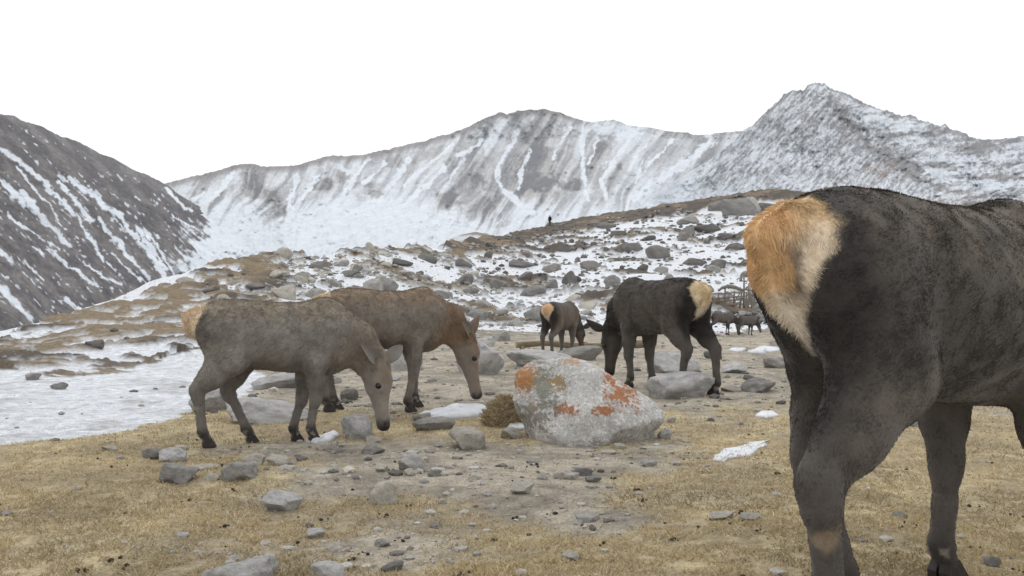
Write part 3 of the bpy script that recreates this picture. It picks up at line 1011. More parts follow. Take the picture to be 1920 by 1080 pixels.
    if coat == 'near':
        pc = lerp3(pc, np.array(C[5])[None] * np.array((1, .9, .8)), sst(-.02, .05, y) * sst(.78, .88, z))
        pc = lerp3(pc, np.array([[.66, .60, .52]]), sst(.05, .015, np.abs(y)) * sst(.85, .78, z) * .6)
        pc = lerp3(pc, np.array(C[6])[None], sst(-.045, -.075, y) * sst(1.03, .95, z) * .8)
        pc = lerp3(pc, np.array([[.08, .06, .045]]), sst(.024, .010, np.abs(y + .060 - .08 * (.95 - z))) * sst(.80, .84, z) * sst(.97, .90, z) * .8)  # shaded crease beside the tail, painted dark
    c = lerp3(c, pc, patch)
    if tail:
        tm = sst(.058, .045, np.abs(y) + .01 * nzf) * sst(-.53, -.56, x) * sst(.82, .85, z)
        c = lerp3(c, (np.array(C[5]) * np.array((1.0, .90, .80) if coat == 'near' else (.95, .92, .9)))[None], tm)
    # pale tarsal tuft on the outside of the hind cannon, dark fetlocks with white toes
    for (k, fx, fy, fz) in legs_info:
        near = np.hypot(x - fx, y - fy) < .16
        c = lerp3(c, np.array([[.055, .048, .043]]), near * sst(.17, .10, z - fz))
        c = lerp3(c, np.array([[.28, .25, .21]]), near * sst(.045, .03, np.abs(z - fz - .068)) * sst(-.2, .5, nzf) * .8)
        if k[1] == 'h' and tan_spot:
            q = np.hypot((x - fx + .095) / .034, (z - fz - .30 - .5 * (x - fx + .08)) / .026) + .7 * nzf + .6 * nz + 1.2 * np.maximum(0, (y - fy) * (1 if k[0] == 'r' else -1)) / .04
            c = lerp3(c, np.array([tan_spot]), near * sst(1.05, .0, q) * .5)
    c = c * (1 + (.10 if coat == 'near' else .06) * nz + .07 * nzf)[:, None]
    c = np.clip(c, .005, 1)
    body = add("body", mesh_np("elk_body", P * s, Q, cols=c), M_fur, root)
    hm = hoof_mesh(s)
    for (k, fx, fy, fz) in legs_info:
        add("hoof", hm, M_hoof, root, (fx * s, fy * s, fz * s + .004))
    if res < .03:
        eb = bmesh.new()
        bmesh.ops.create_uvsphere(eb, u_segments=14, v_segments=10, radius=.024 * s * g)
        em = bpy.data.meshes.new("eye")
        eb.to_mesh(em)
        eb.free()
        for q in (-1, 1):
            add("eye", em, M_eye, root, tuple(hp(.375, .024, q * .066) * s))
    ed = ear_dirs or (((-.1, -.75, .6), (.6, -.5, -.3)), ((-.1, .75, .6), (.6, .5, -.3)))
    for q, (d, on) in zip((1, -1), ed):
        d, on = np.array(d, float), np.array(on, float)
        d /= np.linalg.norm(d)
        sgn = 1 if np.dot(rt, (0, -1, 0)) > 0 else -1
        rp = hp(.02, .025, q * sgn * .066)
        em = ear_mesh(tuple(rp * s), tuple(d), tuple(np.cross(on, d)), .20 * s * g, .058 * s * g, tuple(np.minimum(np.array(C[1]) * .85, .5)), tuple(np.array(C[4]) * .5 + np.array(C[1]) * .4))
        add("ear", em, M_fur, root)
    # ---- hair
    if hair:
        fa = np.linalg.norm(np.cross(P[Q[:, 2]] - P[Q[:, 0]], P[Q[:, 3]] - P[Q[:, 1]]), axis=1)
        r2 = np.random.default_rng(int(hair))
        pk = r2.choice(len(Q), hair, p=fa / fa.sum())
        u, w = r2.random(hair)[:, None], r2.random(hair)[:, None]
        q = Q[pk]

        def bl(A):
            return (A[q[:, 0]] * (1 - u) + A[q[:, 1]] * u) * (1 - w) + (A[q[:, 3]] * (1 - u) + A[q[:, 2]] * u) * w
        p0, n0, c0, pa = bl(P), bl(N), bl(c), bl(patch[:, None])[:, 0]
        lay = np.stack([-.8 + 0 * pa, 0 * pa, -.55 - .25 * (p0[:, 2] < .6)], 1)
        hmk = (bl(headm[:, None].astype(float))[:, 0] + (bl(neckm[:, None])[:, 0] > .5)) > .5
        lay[hmk] = hd * .9
        lay[pa > .4] = np.stack([-.1 + 0 * pa, np.sign(p0[:, 1]) * .55, -.75 + 0 * pa], 1)[pa > .4]
        lay[(p0[:, 2] < .5) & ~hmk] = np.array((-.1, 0, -1))
        lay = lay - n0 * np.sum(lay * n0, 1, keepdims=True)
        lay /= np.linalg.norm(lay, axis=1, keepdims=True) + 1e-6
        clump = np.stack([fbm(p0[:, 0] * 22, p0[:, 1] * 22, p0[:, 2] * 22, o=2, seed=211 + i) for i in range(3)], 1)
        lay = lay + .28 * clump + .20 * r2.normal(size=lay.shape)
        ln = hair_len * (.6 + .7 * r2.random(hair)) * (1 + .7 * np.clip(pa, 0, 1)) * (.7 + .3 * sst(.30, .70, p0[:, 2])) * np.where(hmk & (bl(headm[:, None].astype(float))[:, 0] > .5), .45, 1)
        pts = []
        for tt, lift in ((0, 0), (.4, .16), (.75, .20), (1, .20)):
            pts.append(p0 - n0 * .002 + (lay * tt + n0 * lift) * ln[:, None])
        pts = (np.stack(pts, 1) * s).astype(np.float32)
        hc = bpy.data.hair_curves.new("fur")
        hc.add_curves([4] * hair)
        hc.attributes["position"].data.foreach_set("vector", pts.ravel())
        ra = hc.attributes.get("radius") or hc.attributes.new("radius", 'FLOAT', 'POINT')
        rad0 = .0009 if Y0 < 5 else .0016
        ra.data.foreach_set("value", np.tile(np.array([1, .85, .6, .15], np.float32) * rad0, hair))
        hcol = np.ones((hair, 4), np.float32)
        hcol[:, :3] = np.clip(c0 * (1.08 + .17 * r2.normal(size=(hair, 1)) + .10 * clump[:, :1]), .004, .9)
        ca = hc.attributes.new("hcol", 'FLOAT_COLOR', 'CURVE')
        ca.data.foreach_set("color", hcol.ravel())
        hc.materials.append(M_hair)
        o = bpy.data.objects.new("fur", hc)
        col.objects.link(o)
        o.parent = root
    return root


def at_px(px, D):
    return ((px - 960) / F * D, D)


R_ = math.radians
# brown elk on the left, head down beside the snow strip
elk(at_px(507, 6.82), R_(24), 1.02, 'brown', "grey-brown elk grazing side-on, nearest of the two beside the snowfield", feet_px={'rh': (388, 836), 'lh': (466, 826), 'rf': (573, 822), 'lf': (543, 815)},
    poll=(.82, -.03, .60), muzzle=(.855, -.15, .075), face_up=(.7, -.7, .15), ear_dirs=(((-.55, -.5, .6), (.25, -.9, .1)), ((.7, .25, .6), (-.2, -1, .25))), res=.0125, hair=90000, hair_len=.016, bandk=.8, tan_spot=(.30, .26, .18))
# second brown elk, behind it
elk(at_px(712, 8.75), R_(29), 1.10, 'rufous', "rufous-backed elk grazing behind another, muzzle over a snow strip", feet_px={'rf': (779, 776)},
    feet={'lf': (.40, .09), 'rh': (-.50, -.1), 'lh': (-.36, .1)}, poll=(.82, -.06, .66), muzzle=(.945, -.11, .09), face_up=(.9, -.25, .3), ear_dirs=(((-.45, -.5, .5), (.3, -.9, .1)), ((.6, .1, .75), (.6, .8, 0))), res=.0125, hair=70000, hair_len=.016, bandk=.8)
# young elk in the distance by the log
elk(at_px(1049, 17.6), R_(60), 1.02, 'young', "young dark elk with orange rump grazing by the log trough", poll=(.80, -.05, .56), muzzle=(.83, -.10, .14), face_up=(.9, -.3, .1),
    feet={'rh': (-.44, -.09), 'lh': (-.47, .09), 'rf': (.36, -.1), 'lf': (.28, .09)}, ear_dirs=(((.45, -.75, .5), (.8, .3, -.2)), ((-.3, .8, .5), (.6, .5, -.3))), res=.018)
# dark adult behind the lichen boulder
elk(at_px(1240, 11.0), R_(124), 1.28, 'dark', "dark brown elk with cream rump, head lowered behind the orange-stained boulder", feet_px={'rh': (1338, 741)},
    feet={'lh': (-.34, .11), 'lf': (.36, .1), 'rf': (.26, -.1)}, poll=(.70, .03, .59), muzzle=(.74, .05, .09), face_up=(1, .3, .1), ear_dirs=(((.2, -.8, .3), (.6, -.5, -.3)), ((.50, .75, .35), (.6, -.3, -.5))), res=.0125, hair=70000, hair_len=.016, pinch=1)
# big elk close to the camera
elk((1.376, 2.995), R_(33), 1.29, 'near', "huge dark elk with orange-tan rump standing close, cut off by the frame", poll=(.92, .0, .66), muzzle=(1.0, .0, .12),
    feet={'rh': (-.46, -.105), 'lh': (-.17, .08), 'rf': (.50, -.10), 'lf': (.29, .10)}, res=.0095, hair=400000, hair_len=.0095, pinch=1, tan_spot=(.36, .27, .17))
# two far ones in the snow
elk(at_px(1353, 42), R_(-4), .94, 'far', "small far elk grazing below the stone wall, nearer the dark elk", poll=(.84, 0, .58), muzzle=(.90, 0, .10), res=.03)
elk(at_px(1398, 42.5), R_(14), .86, 'far', "smallest far elk grazing below the stone wall, nearer the huge rump", poll=(.80, 0, .62), muzzle=(.95, 0, .22), res=.03)

# ------------------------------------------------------------------ stones
def rock_mesh(seed, sub=3, facets=11, rough=.06, flat=.0):
    r = np.random.default_rng(seed)
    bm = bmesh.new()
    bmesh.ops.create_icosphere(bm, subdivisions=sub, radius=1)
    P = np.array([v.co[:] for v in bm.verts])
    nrm = r.normal(size=(facets, 3))
    nrm[:, 2] *= .8
    nrm /= np.linalg.norm(nrm, axis=1, keepdims=True)
    off = r.uniform(.48, .92, facets)
    q = P @ nrm.T
    rad = np.where(q > .08, off[None] / np.maximum(q, .08), 9)
    rad = np.concatenate([rad, np.full((len(P), 1), 1.05)], 1)
    k = 42.0
    rr = -np.log(np.exp(-k * rad).sum(1)) / k
    rr = np.clip(rr, .35, 1.2) * (1 + rough * fbm(P[:, 0] * 2.3 + seed, P[:, 1] * 2.3, P[:, 2] * 2.3, o=4, seed=seed))
    P = P * rr[:, None]
    lo, hi = P.min(0), P.max(0)
    P = (P - (lo + hi) / 2) / ((hi - lo) / 2)          # fills a 2 x 2 x 2 box
    for v, p in zip(bm.verts, P):
        v.co = p
    me = bpy.data.meshes.new("rock")
    bm.to_mesh(me)
    bm.free()
    me.polygons.foreach_set("use_smooth", np.full(len(me.polygons), True))
    try:
        me.set_sharp_from_angle(angle=math.radians(38))
    except Exception:
        pass
    return me


ROCK_HI = [rock_mesh(300 + i, 4, 9 + i % 6, .07 + .025 * (i % 3)) for i in range(8)]
ROCK_LO = [rock_mesh(340 + i, 3, 8 + i % 6, .09) for i in range(14)]
STONES = {'g': M_stone, 'd': M_stone_dark, 'p': M_stone_pale, 's': M_stone_speck}
_mesh_cache = {}


def rock_obj(name, src, mat, w, dpt, h, p, rot, label, cat, group=None):
    key = (src.name, mat.name)
    if key not in _mesh_cache:
        c = src.copy()
        c.materials.clear()
        c.materials.append(mat)
        _mesh_cache[key] = c
    o = add(name, _mesh_cache[key], None, None, p, label, cat, group)
    o.scale = (w / 2, dpt / 2, h / 2)
    o.rotation_euler = rot
    return o


rk = np.random.default_rng(12)


def rock_px(px, pyb, w, h, mat, label=None, group=None, hi=True, name="rock", cat="rock", sink=.28, deep=.85, rot=None):
    """a stone whose visible outline spans w x h photo pixels with its foot at row pyb"""
    p, D = hit(px, pyb)
    W, Hh = w * D / F, h * D / F
    full = Hh / (1 - sink)
    dep = W * deep * rk.uniform(.85, 1.1)
    c = (p[0] * (1 + .4 * dep / D), p[1] + dep * .42, 0)
    z = float(ground_z(c[0], c[1])[0])
    z = min(p[2], z) + full * (.5 - sink) if h > 8 else p[2] + full * (.5 - sink)
    src = (ROCK_HI if hi else ROCK_LO)
    rot = rot if rot is not None else (rk.uniform(-.12, .12), rk.uniform(-.12, .12), rk.uniform(-.35, .35) + (math.pi if rk.random() < .5 else 0))
    return rock_obj(name, src[rk.integers(len(src))], STONES[mat], W, dep, full, (c[0], c[1], z), rot, label, cat, group)


# --- named stones in the foreground and middle ground: (px, foot row, width, height, material, label)
NEAR = [
    (531, 962, 64, 38, 's', "rounded pale granite stone alone in the ochre grass"),
    (718, 946, 56, 42, 'p', "upright pale angular stone in the foreground grass"),
    (592, 1010, 36, 18, 's', "small flat pale stone below the rounded granite one"),
    (450, 1100, 132, 46, 's', "large speckled stone cut off by the bottom edge"),
    (438, 1056, 22, 13, 'p', "small tan pebble resting behind the bottom-edge speckled stone"),
    (614, 1094, 66, 34, 's', "grey stone cut off at the bottom, second from left"),
    (330, 908, 76, 36, 'g', "grey curved stone half buried in grass, left foreground"),
    (322, 868, 52, 26, 's', "pale rounded stone left of the elk's hind hoof"),
    (290, 862, 54, 20, 'd', "dark flat stone beside the pale rounded stone, left"),
    (448, 904, 72, 34, 'g', "grey ragged lump of rock in the left foreground"),
    (372, 884, 74, 11, 'p', "thin flat pale slab above the grey curved stone"),
    (398, 902, 26, 13, 'p', "small white stone between the curved stone and the ragged lump"),
    (478, 873, 44, 22, 'p', "tan wedge-shaped stone below the elk's forelegs"),
    (520, 874, 42, 18, 'p', "low tan stone touching the wedge-shaped one"),
    (546, 872, 24, 9, 'p', "tiny flat pale stone right of the tan pair"),
    (876, 844, 74, 40, 'p', "pale broken boulder in the gravel, centre"),
    (956, 823, 38, 20, 'p', "smooth cream stone by the mound"),
    (770, 885, 50, 32, 'g', "grey pointed stone in the gravel, centre left"),
    (716, 886, 24, 16, 'p', "small round stone left of the grey pointed stone"),
    (768, 893, 22, 14, 'p', "small round cream stone at the foot of the pointed stone"),
    (815, 894, 28, 13, 'g', "small grey wedge stone right of the pointed stone"),
    (980, 928, 40, 24, 'p', "pale blocky stone in the middle of the gravel"),
    (982, 952, 12, 13, 'p', "tiny upright white pebble below the blocky stone"),
    (1052, 898, 32, 14, 'p', "pale stone left of the dark rubble"),
    (1092, 893, 44, 14, 'd', "dark ragged rubble stone in the gravel"),
    (1112, 905, 32, 12, 'g', "grey chip of stone below the dark rubble"),
    (1211, 822, 38, 26, 's', "grey stone wedged under the orange-stained boulder's right side"),
    (1246, 824, 28, 20, 's', "small grey stone right of the wedged one"),
    (1259, 793, 18, 12, 'p', "small bright white stone by the boulder's right tip"),
    (1024, 822, 56, 24, 'd', "dark grey slab at the orange-stained boulder's left foot"),
    (1000, 813, 30, 16, 'd', "dark chip of stone between mound and orange-stained boulder"),
    (716, 1026, 30, 15, 'g', "flat grey stone near the bottom of the gravel"),
    (735, 1072, 46, 18, 'g', "grey embedded stone at the bottom, centre left"),
    (1354, 975, 52, 13, 'p', "flat pale slab, left one of a pair in grass"),
    (1408, 976, 46, 12, 'p', "flat pale slab, right one of a pair in grass"),
    (668, 824, 62, 44, 's', "grey boulder behind the front elk's head"),
    (700, 830, 32, 12, 'p', "small pale stone at the front elk's muzzle"),
    (812, 808, 84, 26, 'g', "grey flat stone below the snow strip"),
    (790, 790, 40, 16, 'g', "brown-grey stone at the second elk's forehoof"),
    (500, 796, 160, 44, 's', "long pale flat boulder behind the front elk's legs"),
    (400, 772, 90, 42, 's', "pale flat boulder by the front elk's hind legs"),
    (545, 728, 150, 34, 's', "low pale slab under the front elk's belly"),
    (655, 752, 36, 24, 'd', "dark stone between the two brown elk"),
    (900, 702, 96, 70, 's', "large pale grey boulder behind the second elk's head"),
    (730, 696, 130, 50, 'g', "grey boulder seen under the second elk's belly"),
    (1278, 748, 128, 50, 's', "granite boulder before the dark elk's hooves"),
    (1262, 700, 110, 40, 's', "pale boulder behind the dark elk's legs"),
    (1086, 676, 92, 28, 'g', "grey slab under the young elk's head"),
    (1012, 690, 130, 32, 's', "pale flat rock behind the orange-stained boulder"),
    (1420, 736, 76, 28, 'g', "grey slab beside the huge elk's dark thigh"),
    (1378, 700, 50, 20, 's', "pale grey rock between the dark elk and the huge elk"),
    (1298, 712, 40, 16, 'd', "dark stone behind the dark elk's hind hooves"),
    (1450, 690, 60, 22, 'g', "grey rock below the two far elk"),
    (1370, 735, 40, 12, 'p', "small flat stone by the dark elk's hind hoof"),
    (328, 786, 0, 0, '', ''),
    (62, 712, 30, 12, 'g', "small grey stone in the left snowfield"),
    (110, 731, 26, 13, 'g', "rounded grey stone lowest in the left snowfield"),
    (180, 650, 40, 14, 'd', "dark flat stone at the top of the left snowfield"),
    (206, 846, 30, 10, 'p', "flat pale stone at the snowfield's lower edge"),
    (340, 845, 26, 10, 'p', "pale chip above the pale rounded stone"),
    (606, 845, 30, 16, 'p', "small pale stone in front of the front elk's forehoof"),
    (1216, 875, 34, 12, 'g', "thin grey stone in the grass right of the gravel"),
    (1162, 842, 26, 10, 'p', "small pale stone below the orange-stained boulder"),
    (830, 945, 18, 9, 'p', "small tan pebble right of the upright angular stone"),
    (890, 900, 26, 9, 'p', "flat cream chip left of the blocky stone"),
    (700, 852, 46, 18, 'g', "flat grey stone below the front elk's muzzle"),
    (1660, 790, 60, 14, 'p', "flat pale stone seen under the huge elk's belly"),
    (1700, 800, 40, 12, 'g', "grey stone seen under the huge elk's belly"),
    (1860, 1062, 32, 16, 'g', "small grey stone at the bottom right corner"),
]
for (px, pb, w, h, mt, lb) in NEAR:
    if w:
        rock_px(px, pb, w, h, mt, lb, deep=.7 if h < w * .4 else .95)

# more half-buried stones over the bare middle ground
mid_r = []
tries = 0
while len(mid_r) < 64 and tries < 2000:
    tries += 1
    px, pb = rk.uniform(380, 1480), 648 + 150 * rk.random() ** 1.3
    if 930 < px < 1270 and pb > 690 or px < 640 and pb < 700 + (640 - px) * .25:
        continue
    if any(abs(px - a_) < 34 and abs(pb - b_) < 10 for a_, b_, *_ in mid_r):
        continue
    w = float(np.clip(rk.gamma(2.0, 9), 10, 58))
    mt = rk.choice(['g', 's', 'p', 'd'], p=[.42, .26, .2, .12])
    ob = rock_px(px, pb, w, w * rk.uniform(.25, .5), mt, "x", "stones on the bare middle ground", sink=.4, deep=.8)
    mid_r.append((px, pb, w, mt, ob))
zones = {}
for (px, pb, w, mt, ob) in mid_r:
    zn = "between the front elk's legs" if px < 640 else "around the second elk" if px < 960 else "around the log trough" if px < 1150 else "around the dark elk's legs" if px < 1345 else "below the far elk"
    key = ("large" if w > 26 else "small", {'d': "dark", 'g': "grey", 'p': "cream", 's': "speckled"}[mt], "farther" if pb < 690 else "nearer", zn)
    zones.setdefault(key, []).append((px, ob))
for (size, tone, dst, zn), L_ in zones.items():
    L_.sort(key=lambda t: t[0])
    for i, (px, ob) in enumerate(L_):
        pre = "" if len(L_) == 1 else ["first", "second", "third", "fourth", "fifth", "sixth", "seventh", "eighth", "ninth"][min(i, 8)] + "-from-left "
        ob["label"] = pre + size + " " + tone + " half-buried stone on the " + dst + " bare ground " + zn

# --- the big orange-stained boulder
p, D = hit(1095, 826)
k = D / F
prof = [(958, 745), (966, 706), (985, 692), (1012, 679), (1060, 669), (1098, 678), (1136, 697), (1168, 720), (1203, 744), (1236, 764), (1253, 779), (1250, 792), (1222, 806), (1180, 812),
        (1140, 824), (1095, 834), (1050, 822), (1006, 800), (975, 785)]
bm = bmesh.new()
cx, cz = 1095, 826
for (qx_, qy_) in prof:
    x_, z_ = (qx_ - cx) * k, (cz - qy_) * k
    yy_ = -.12 + .30 * max(z_, 0) / .65
    bm.verts.new((x_, yy_ + .10 * abs(x_) / .6, z_))
    bm.verts.new((x_ * .8 + .03, .50 + .1 * (x_ > 0), z_ * .86))
for (x_, y_, z_) in [(.05, -.30, .02), (-.22, -.22, .05), (.28, -.28, .10), (-.10, -.16, .32), (.19, -.20, .26), (-.42, -.02, .18), (.42, -.12, .10), (.0, .1, .63), (.0, .75, .2), (-.4, .6, .2), (.5, .6, .1), (.0, .3, -.25), (.4, .2, -.25), (-.4, .2, -.2), (0, -.2, -.2)]:
    bm.verts.new((x_, y_, z_))
ch = bmesh.ops.convex_hull(bm, input=bm.verts)
bmesh.ops.delete(bm, geom=[g for g in ch["geom_interior"] if isinstance(g, bmesh.types.BMVert)], context='VERTS')
bmesh.ops.triangulate(bm, faces=bm.faces)
for it in range(4):
    bmesh.ops.subdivide_edges(bm, edges=[e for e in bm.edges if e.calc_length() > .05], cuts=1, use_grid_fill=True)
    bmesh.ops.triangulate(bm, faces=bm.faces)
    if it in (1, 2):
        bmesh.ops.smooth_vert(bm, verts=bm.verts, factor=.25, use_axis_x=True, use_axis_y=True, use_axis_z=True)
P = np.array([v.co[:] for v in bm.verts])
bm.normal_update()
dsp = .034 * fbm(P[:, 0] * 3.5, P[:, 1] * 4, P[:, 2] * 4, o=4, seed=401) + .012 * fbm(P[:, 0] * 13, P[:, 1] * 13, P[:, 2] * 13, o=3, seed=405)
for v_, d in zip(bm.verts, dsp):
    v_.co += v_.normal * float(d)
me = bpy.data.meshes.new("boulder")
bm.to_mesh(me)
bm.free()
me.polygons.foreach_set("use_smooth", np.full(len(me.polygons), True))
OR, OD, GR = (.42, .185, .05), (.36, .15, .06), (.22, .23, .19)


def pxz(a, b_):
    return (a - cx) * k, (cz - b_) * k


paint = [(*pxz(988, 716), 33 * k, 23 * k, OR), (*pxz(1062, 766), 24 * k, 9 * k, OD), (*pxz(1165, 742), 30 * k, 21 * k, OD), (*pxz(1130, 765), 18 * k, 7 * k, OD), (*pxz(1150, 716), 12 * k, 12 * k, OD),
         (*pxz(1000, 770), 9 * k, 18 * k, (.33, .23, .12)), (*pxz(1022, 735), 20 * k, 38 * k, GR), (*pxz(1045, 720), 14 * k, 12 * k, (.30, .21, .10)), (*pxz(1070, 680), 18 * k, 7 * k, (.45, .30, .2)), (*pxz(990, 785), 40 * k, 22 * k, (.24, .22, .19))]
M_boulder = stone_mat("lichen_granite", (.62, .605, .58), (.31, .30, .285), (.73, .715, .69), .8, .0, paint, bump=.6)
add("boulder", me, M_boulder, None, (p[0], p[1] + .1, p[2]), "big pale granite boulder with orange stains in the centre", "boulder")

# --- hillside boulders: the large ones placed after the photograph, the rest filling the same fields
HILL = [  # px, foot row, w, h, material
    (1385, 405, 70, 38, 'g'), (1410, 400, 44, 34, 'g'), (1350, 396, 46, 22, 'd'), (1440, 395, 40, 20, 'd'), (1290, 418, 44, 18, 'g'), (1320, 437, 58, 20, 'd'), (1290, 440, 32, 16, 'd'), (1232, 486, 44, 28, 'd'),
    (1185, 472, 40, 20, 'd'), (1300, 497, 40, 14, 'd'), (978, 504, 44, 18, 'd'), (1035, 510, 40, 16, 'd'), (1068, 532, 32, 26, 'd'), (1108, 505, 44, 18, 'd'), (1148, 535, 32, 20, 'g'), (935, 540, 34, 20, 'd'), (985, 524, 30, 16, 'd'),
    (1033, 541, 26, 18, 'g'), (1000, 556, 52, 22, 'g'), (870, 533, 36, 24, 'd'), (870, 500, 30, 16, 'd'), (720, 545, 56, 30, 'g'), (700, 548, 40, 26, 'g'), (695, 470, 20, 16, 'p'), (530, 482, 36, 20, 'p'), (600, 505, 44, 16, 'd'),
    (620, 470, 24, 12, 'p'), (520, 520, 30, 14, 'p'), (560, 530, 34, 14, 'p'), (640, 500, 30, 14, 'g'), (660, 520, 34, 14, 'g'), (755, 500, 42, 16, 'd'), (800, 490, 40, 14, 'd'), (760, 520, 30, 16, 'g'), (830, 560, 40, 16, 'g'),
    (895, 600, 40, 20, 'g'), (905, 575, 34, 14, 'g'), (940, 592, 30, 14, 'g'), (965, 612, 34, 16, 'g'), (1000, 600, 44, 24, 'g'), (1105, 580, 40, 16, 'p'), (1075, 565, 34, 14, 'p'), (960, 585, 26, 12, 'g'), (1145, 568, 22, 12, 'g'),
    (885, 552, 30, 12, 'g'), (1060, 470, 26, 12, 'd'), (1215, 452, 30, 12, 'd'), (1160, 440, 40, 12, 'd'), (1130, 428, 60, 12, 'd'), (1240, 512, 30, 14, 'g'), (1255, 530, 26, 16, 'g'), (1205, 505, 24, 12, 'd'), (1380, 470, 44, 16, 'd'),
    (1360, 450, 34, 14, 'd'), (1345, 500, 40, 16, 'd'), (1400, 520, 24, 12, 'd'), (420, 560, 26, 16, 'p'), (535, 560, 50, 26, 'p'), (590, 560, 40, 20, 'g'), (480, 545, 40, 14, 'd'), (345, 530, 30, 12, 'p'), (395, 545, 30, 14, 'd'),
    (440, 535, 26, 10, 'p'), (850, 640, 40, 16, 'g'), (940, 640, 36, 18, 'g'), (905, 650, 46, 18, 's'), (1090, 600, 22, 10, 'g'), (1330, 548, 30, 14, 'd'),
]
LAB_R = "grey boulder lying in the snow of the long slope below the ridge"
LAB_M = "pale angular boulder in the rock field behind the brown elk"
SPECIAL = {0: "largest grey boulder high on the slope just beside the huge elk's rump", 1: "blocky grey boulder leaning on the largest one near the ridge", 23: "upright pale stone standing alone on the crest of the rock field",
           21: "biggest grey boulder of the rock field, above the second elk's back", 7: "large dark squarish boulder midway up the snowy slope", 12: "tall dark leaning boulder low on the snowy slope above the young elk"}
n_ind = 0
occ = []


def hill_rock(px, pb, w, h, mt, i=-1):
    global n_ind
    right = px > 830
    lb = SPECIAL.get(i) or (LAB_R if right else LAB_M)
    ob = rock_px(px, pb, w, h, mt, lb, None if i in SPECIAL else ("boulders on the snowy slope" if right else "boulders of the rock field"), hi=w > 40, name="boulder", cat="boulder", sink=.34, deep=.9)
    n_ind += 1
    if i not in SPECIAL:
        occ.append((px, pb, w, mt, ob))


for i, (px, pb, w, h, mt) in enumerate(HILL):
    hill_rock(px, pb, w, h, mt, i)
cnt = 0
small = []
while cnt < 210:
    px = rk.uniform(380, 1480)
    cr = float(np.interp(px, PX, YC))
    pb = cr + 8 + rk.random() ** 1.0 * (640 - cr)
    if px > 880 and pb > 618 or pb > 655:
        continue
    if px < 500 and rk.random() < .75:
        continue
    field = 480 < px < 900
    if float(noise(px / 38, pb / 16, seed=461)) < rk.uniform(-1.0, .5):
        continue
    if not field and rk.random() < .35:
        continue
    if not field and pb > 580 and rk.random() < .6:
        continue
    big = True
    mt = rk.choice(['g', 'p', 's', 'd'], p=[.45, .27, .18, .10]) if field or pb > 545 else rk.choice(['d', 'g', 'p'], p=[.7, .25, .05])
    if big:
        w = float(np.clip(rk.gamma(1.7, 6.5), 8, 32))
        hill_rock(px, pb, w, w * rk.uniform(.38, .65), mt)
        cnt += 1

# --- labels: tone, size and zone, then order within the zone
ORD = ["first", "second", "third", "fourth", "fifth", "sixth", "seventh", "eighth", "ninth", "tenth", "eleventh", "twelfth"]
zones = {}
for (px, pb, w, mt, ob) in occ:
    cr = float(np.interp(px, PX, YC))
    hgt = "near the crest" if pb < cr + 45 else ("midway down" if pb < cr + 110 else "near the foot")
    if px > 830:
        zn = "the snowy slope " + ("left of the person" if px < 960 else "below the person" if px < 1100 else "above the dark elk" if px < 1290 else "beside the huge rump")
    else:
        zn = "the rock field " + ("left of the elk pair" if px < 500 else "above the front elk" if px < 640 else "above the second elk" if px < 740 else "right of the second elk")
    tone = {'d': "dark", 'g': "grey", 'p': "cream", 's': "speckled"}[mt]
    size = "big" if w > 30 else "medium" if w > 17 else "small"
    zones.setdefault((size, tone, hgt, zn), []).append((px, ob))
for (size, tone, hgt, zn), L_ in zones.items():
    L_.sort(key=lambda t: t[0])
    for i, (px, ob) in enumerate(L_):
        pre = "" if len(L_) == 1 else ORD[min(i, 11)] + "-from-left "
        ob["label"] = (pre + size + " " + tone + " boulder " + hgt + " on " + zn).replace("on the rock", "in the rock")

# --- small stones: one mass per field
OCT = np.array([bm_v.co[:] for bm_v in ROCK_LO[0].vertices])


def stone_base(seed):
    b_ = bmesh.new()
    bmesh.ops.create_icosphere(b_, subdivisions=1, radius=1)
    P = np.array([v.co[:] for v in b_.verts])
    b_.faces.ensure_lookup_table()
    Fc = np.array([[v.index for v in f.verts] for f in b_.faces])
    b_.free()
    r = np.random.default_rng(seed)
    return P * r.uniform(.65, 1.15, (len(P), 1)), Fc


BASES = [stone_base(500 + i) for i in range(10)]


def stone_mass(name, items, label, cat):
    """items: (x, y, z, rx, ry, rz, colour)"""
    V, Fs, Cc, n0 = [], [], [], 0
    r = np.random.default_rng(99)
    for (x_, y_, z_, a, b_, c_, cl) in items:
        P, Fc = BASES[r.integers(len(BASES))]
        an = r.uniform(0, 2 * math.pi)
        ca, sa = math.cos(an), math.sin(an)
        Q = P * (a, b_, c_)
        Q = np.stack([Q[:, 0] * ca - Q[:, 1] * sa, Q[:, 0] * sa + Q[:, 1] * ca, Q[:, 2]], 1) + (x_, y_, z_)
        V.append(Q)
        Fs.append(Fc + n0)
        Cc.append(np.tile(cl, (len(Q), 1)))
        n0 += len(Q)
    me = mesh_np(name, np.concatenate(V), np.concatenate(Fs), smooth=False, cols=np.concatenate(Cc))
    return add(name, me, M_pebble, None, None, label, cat, None, "stuff")


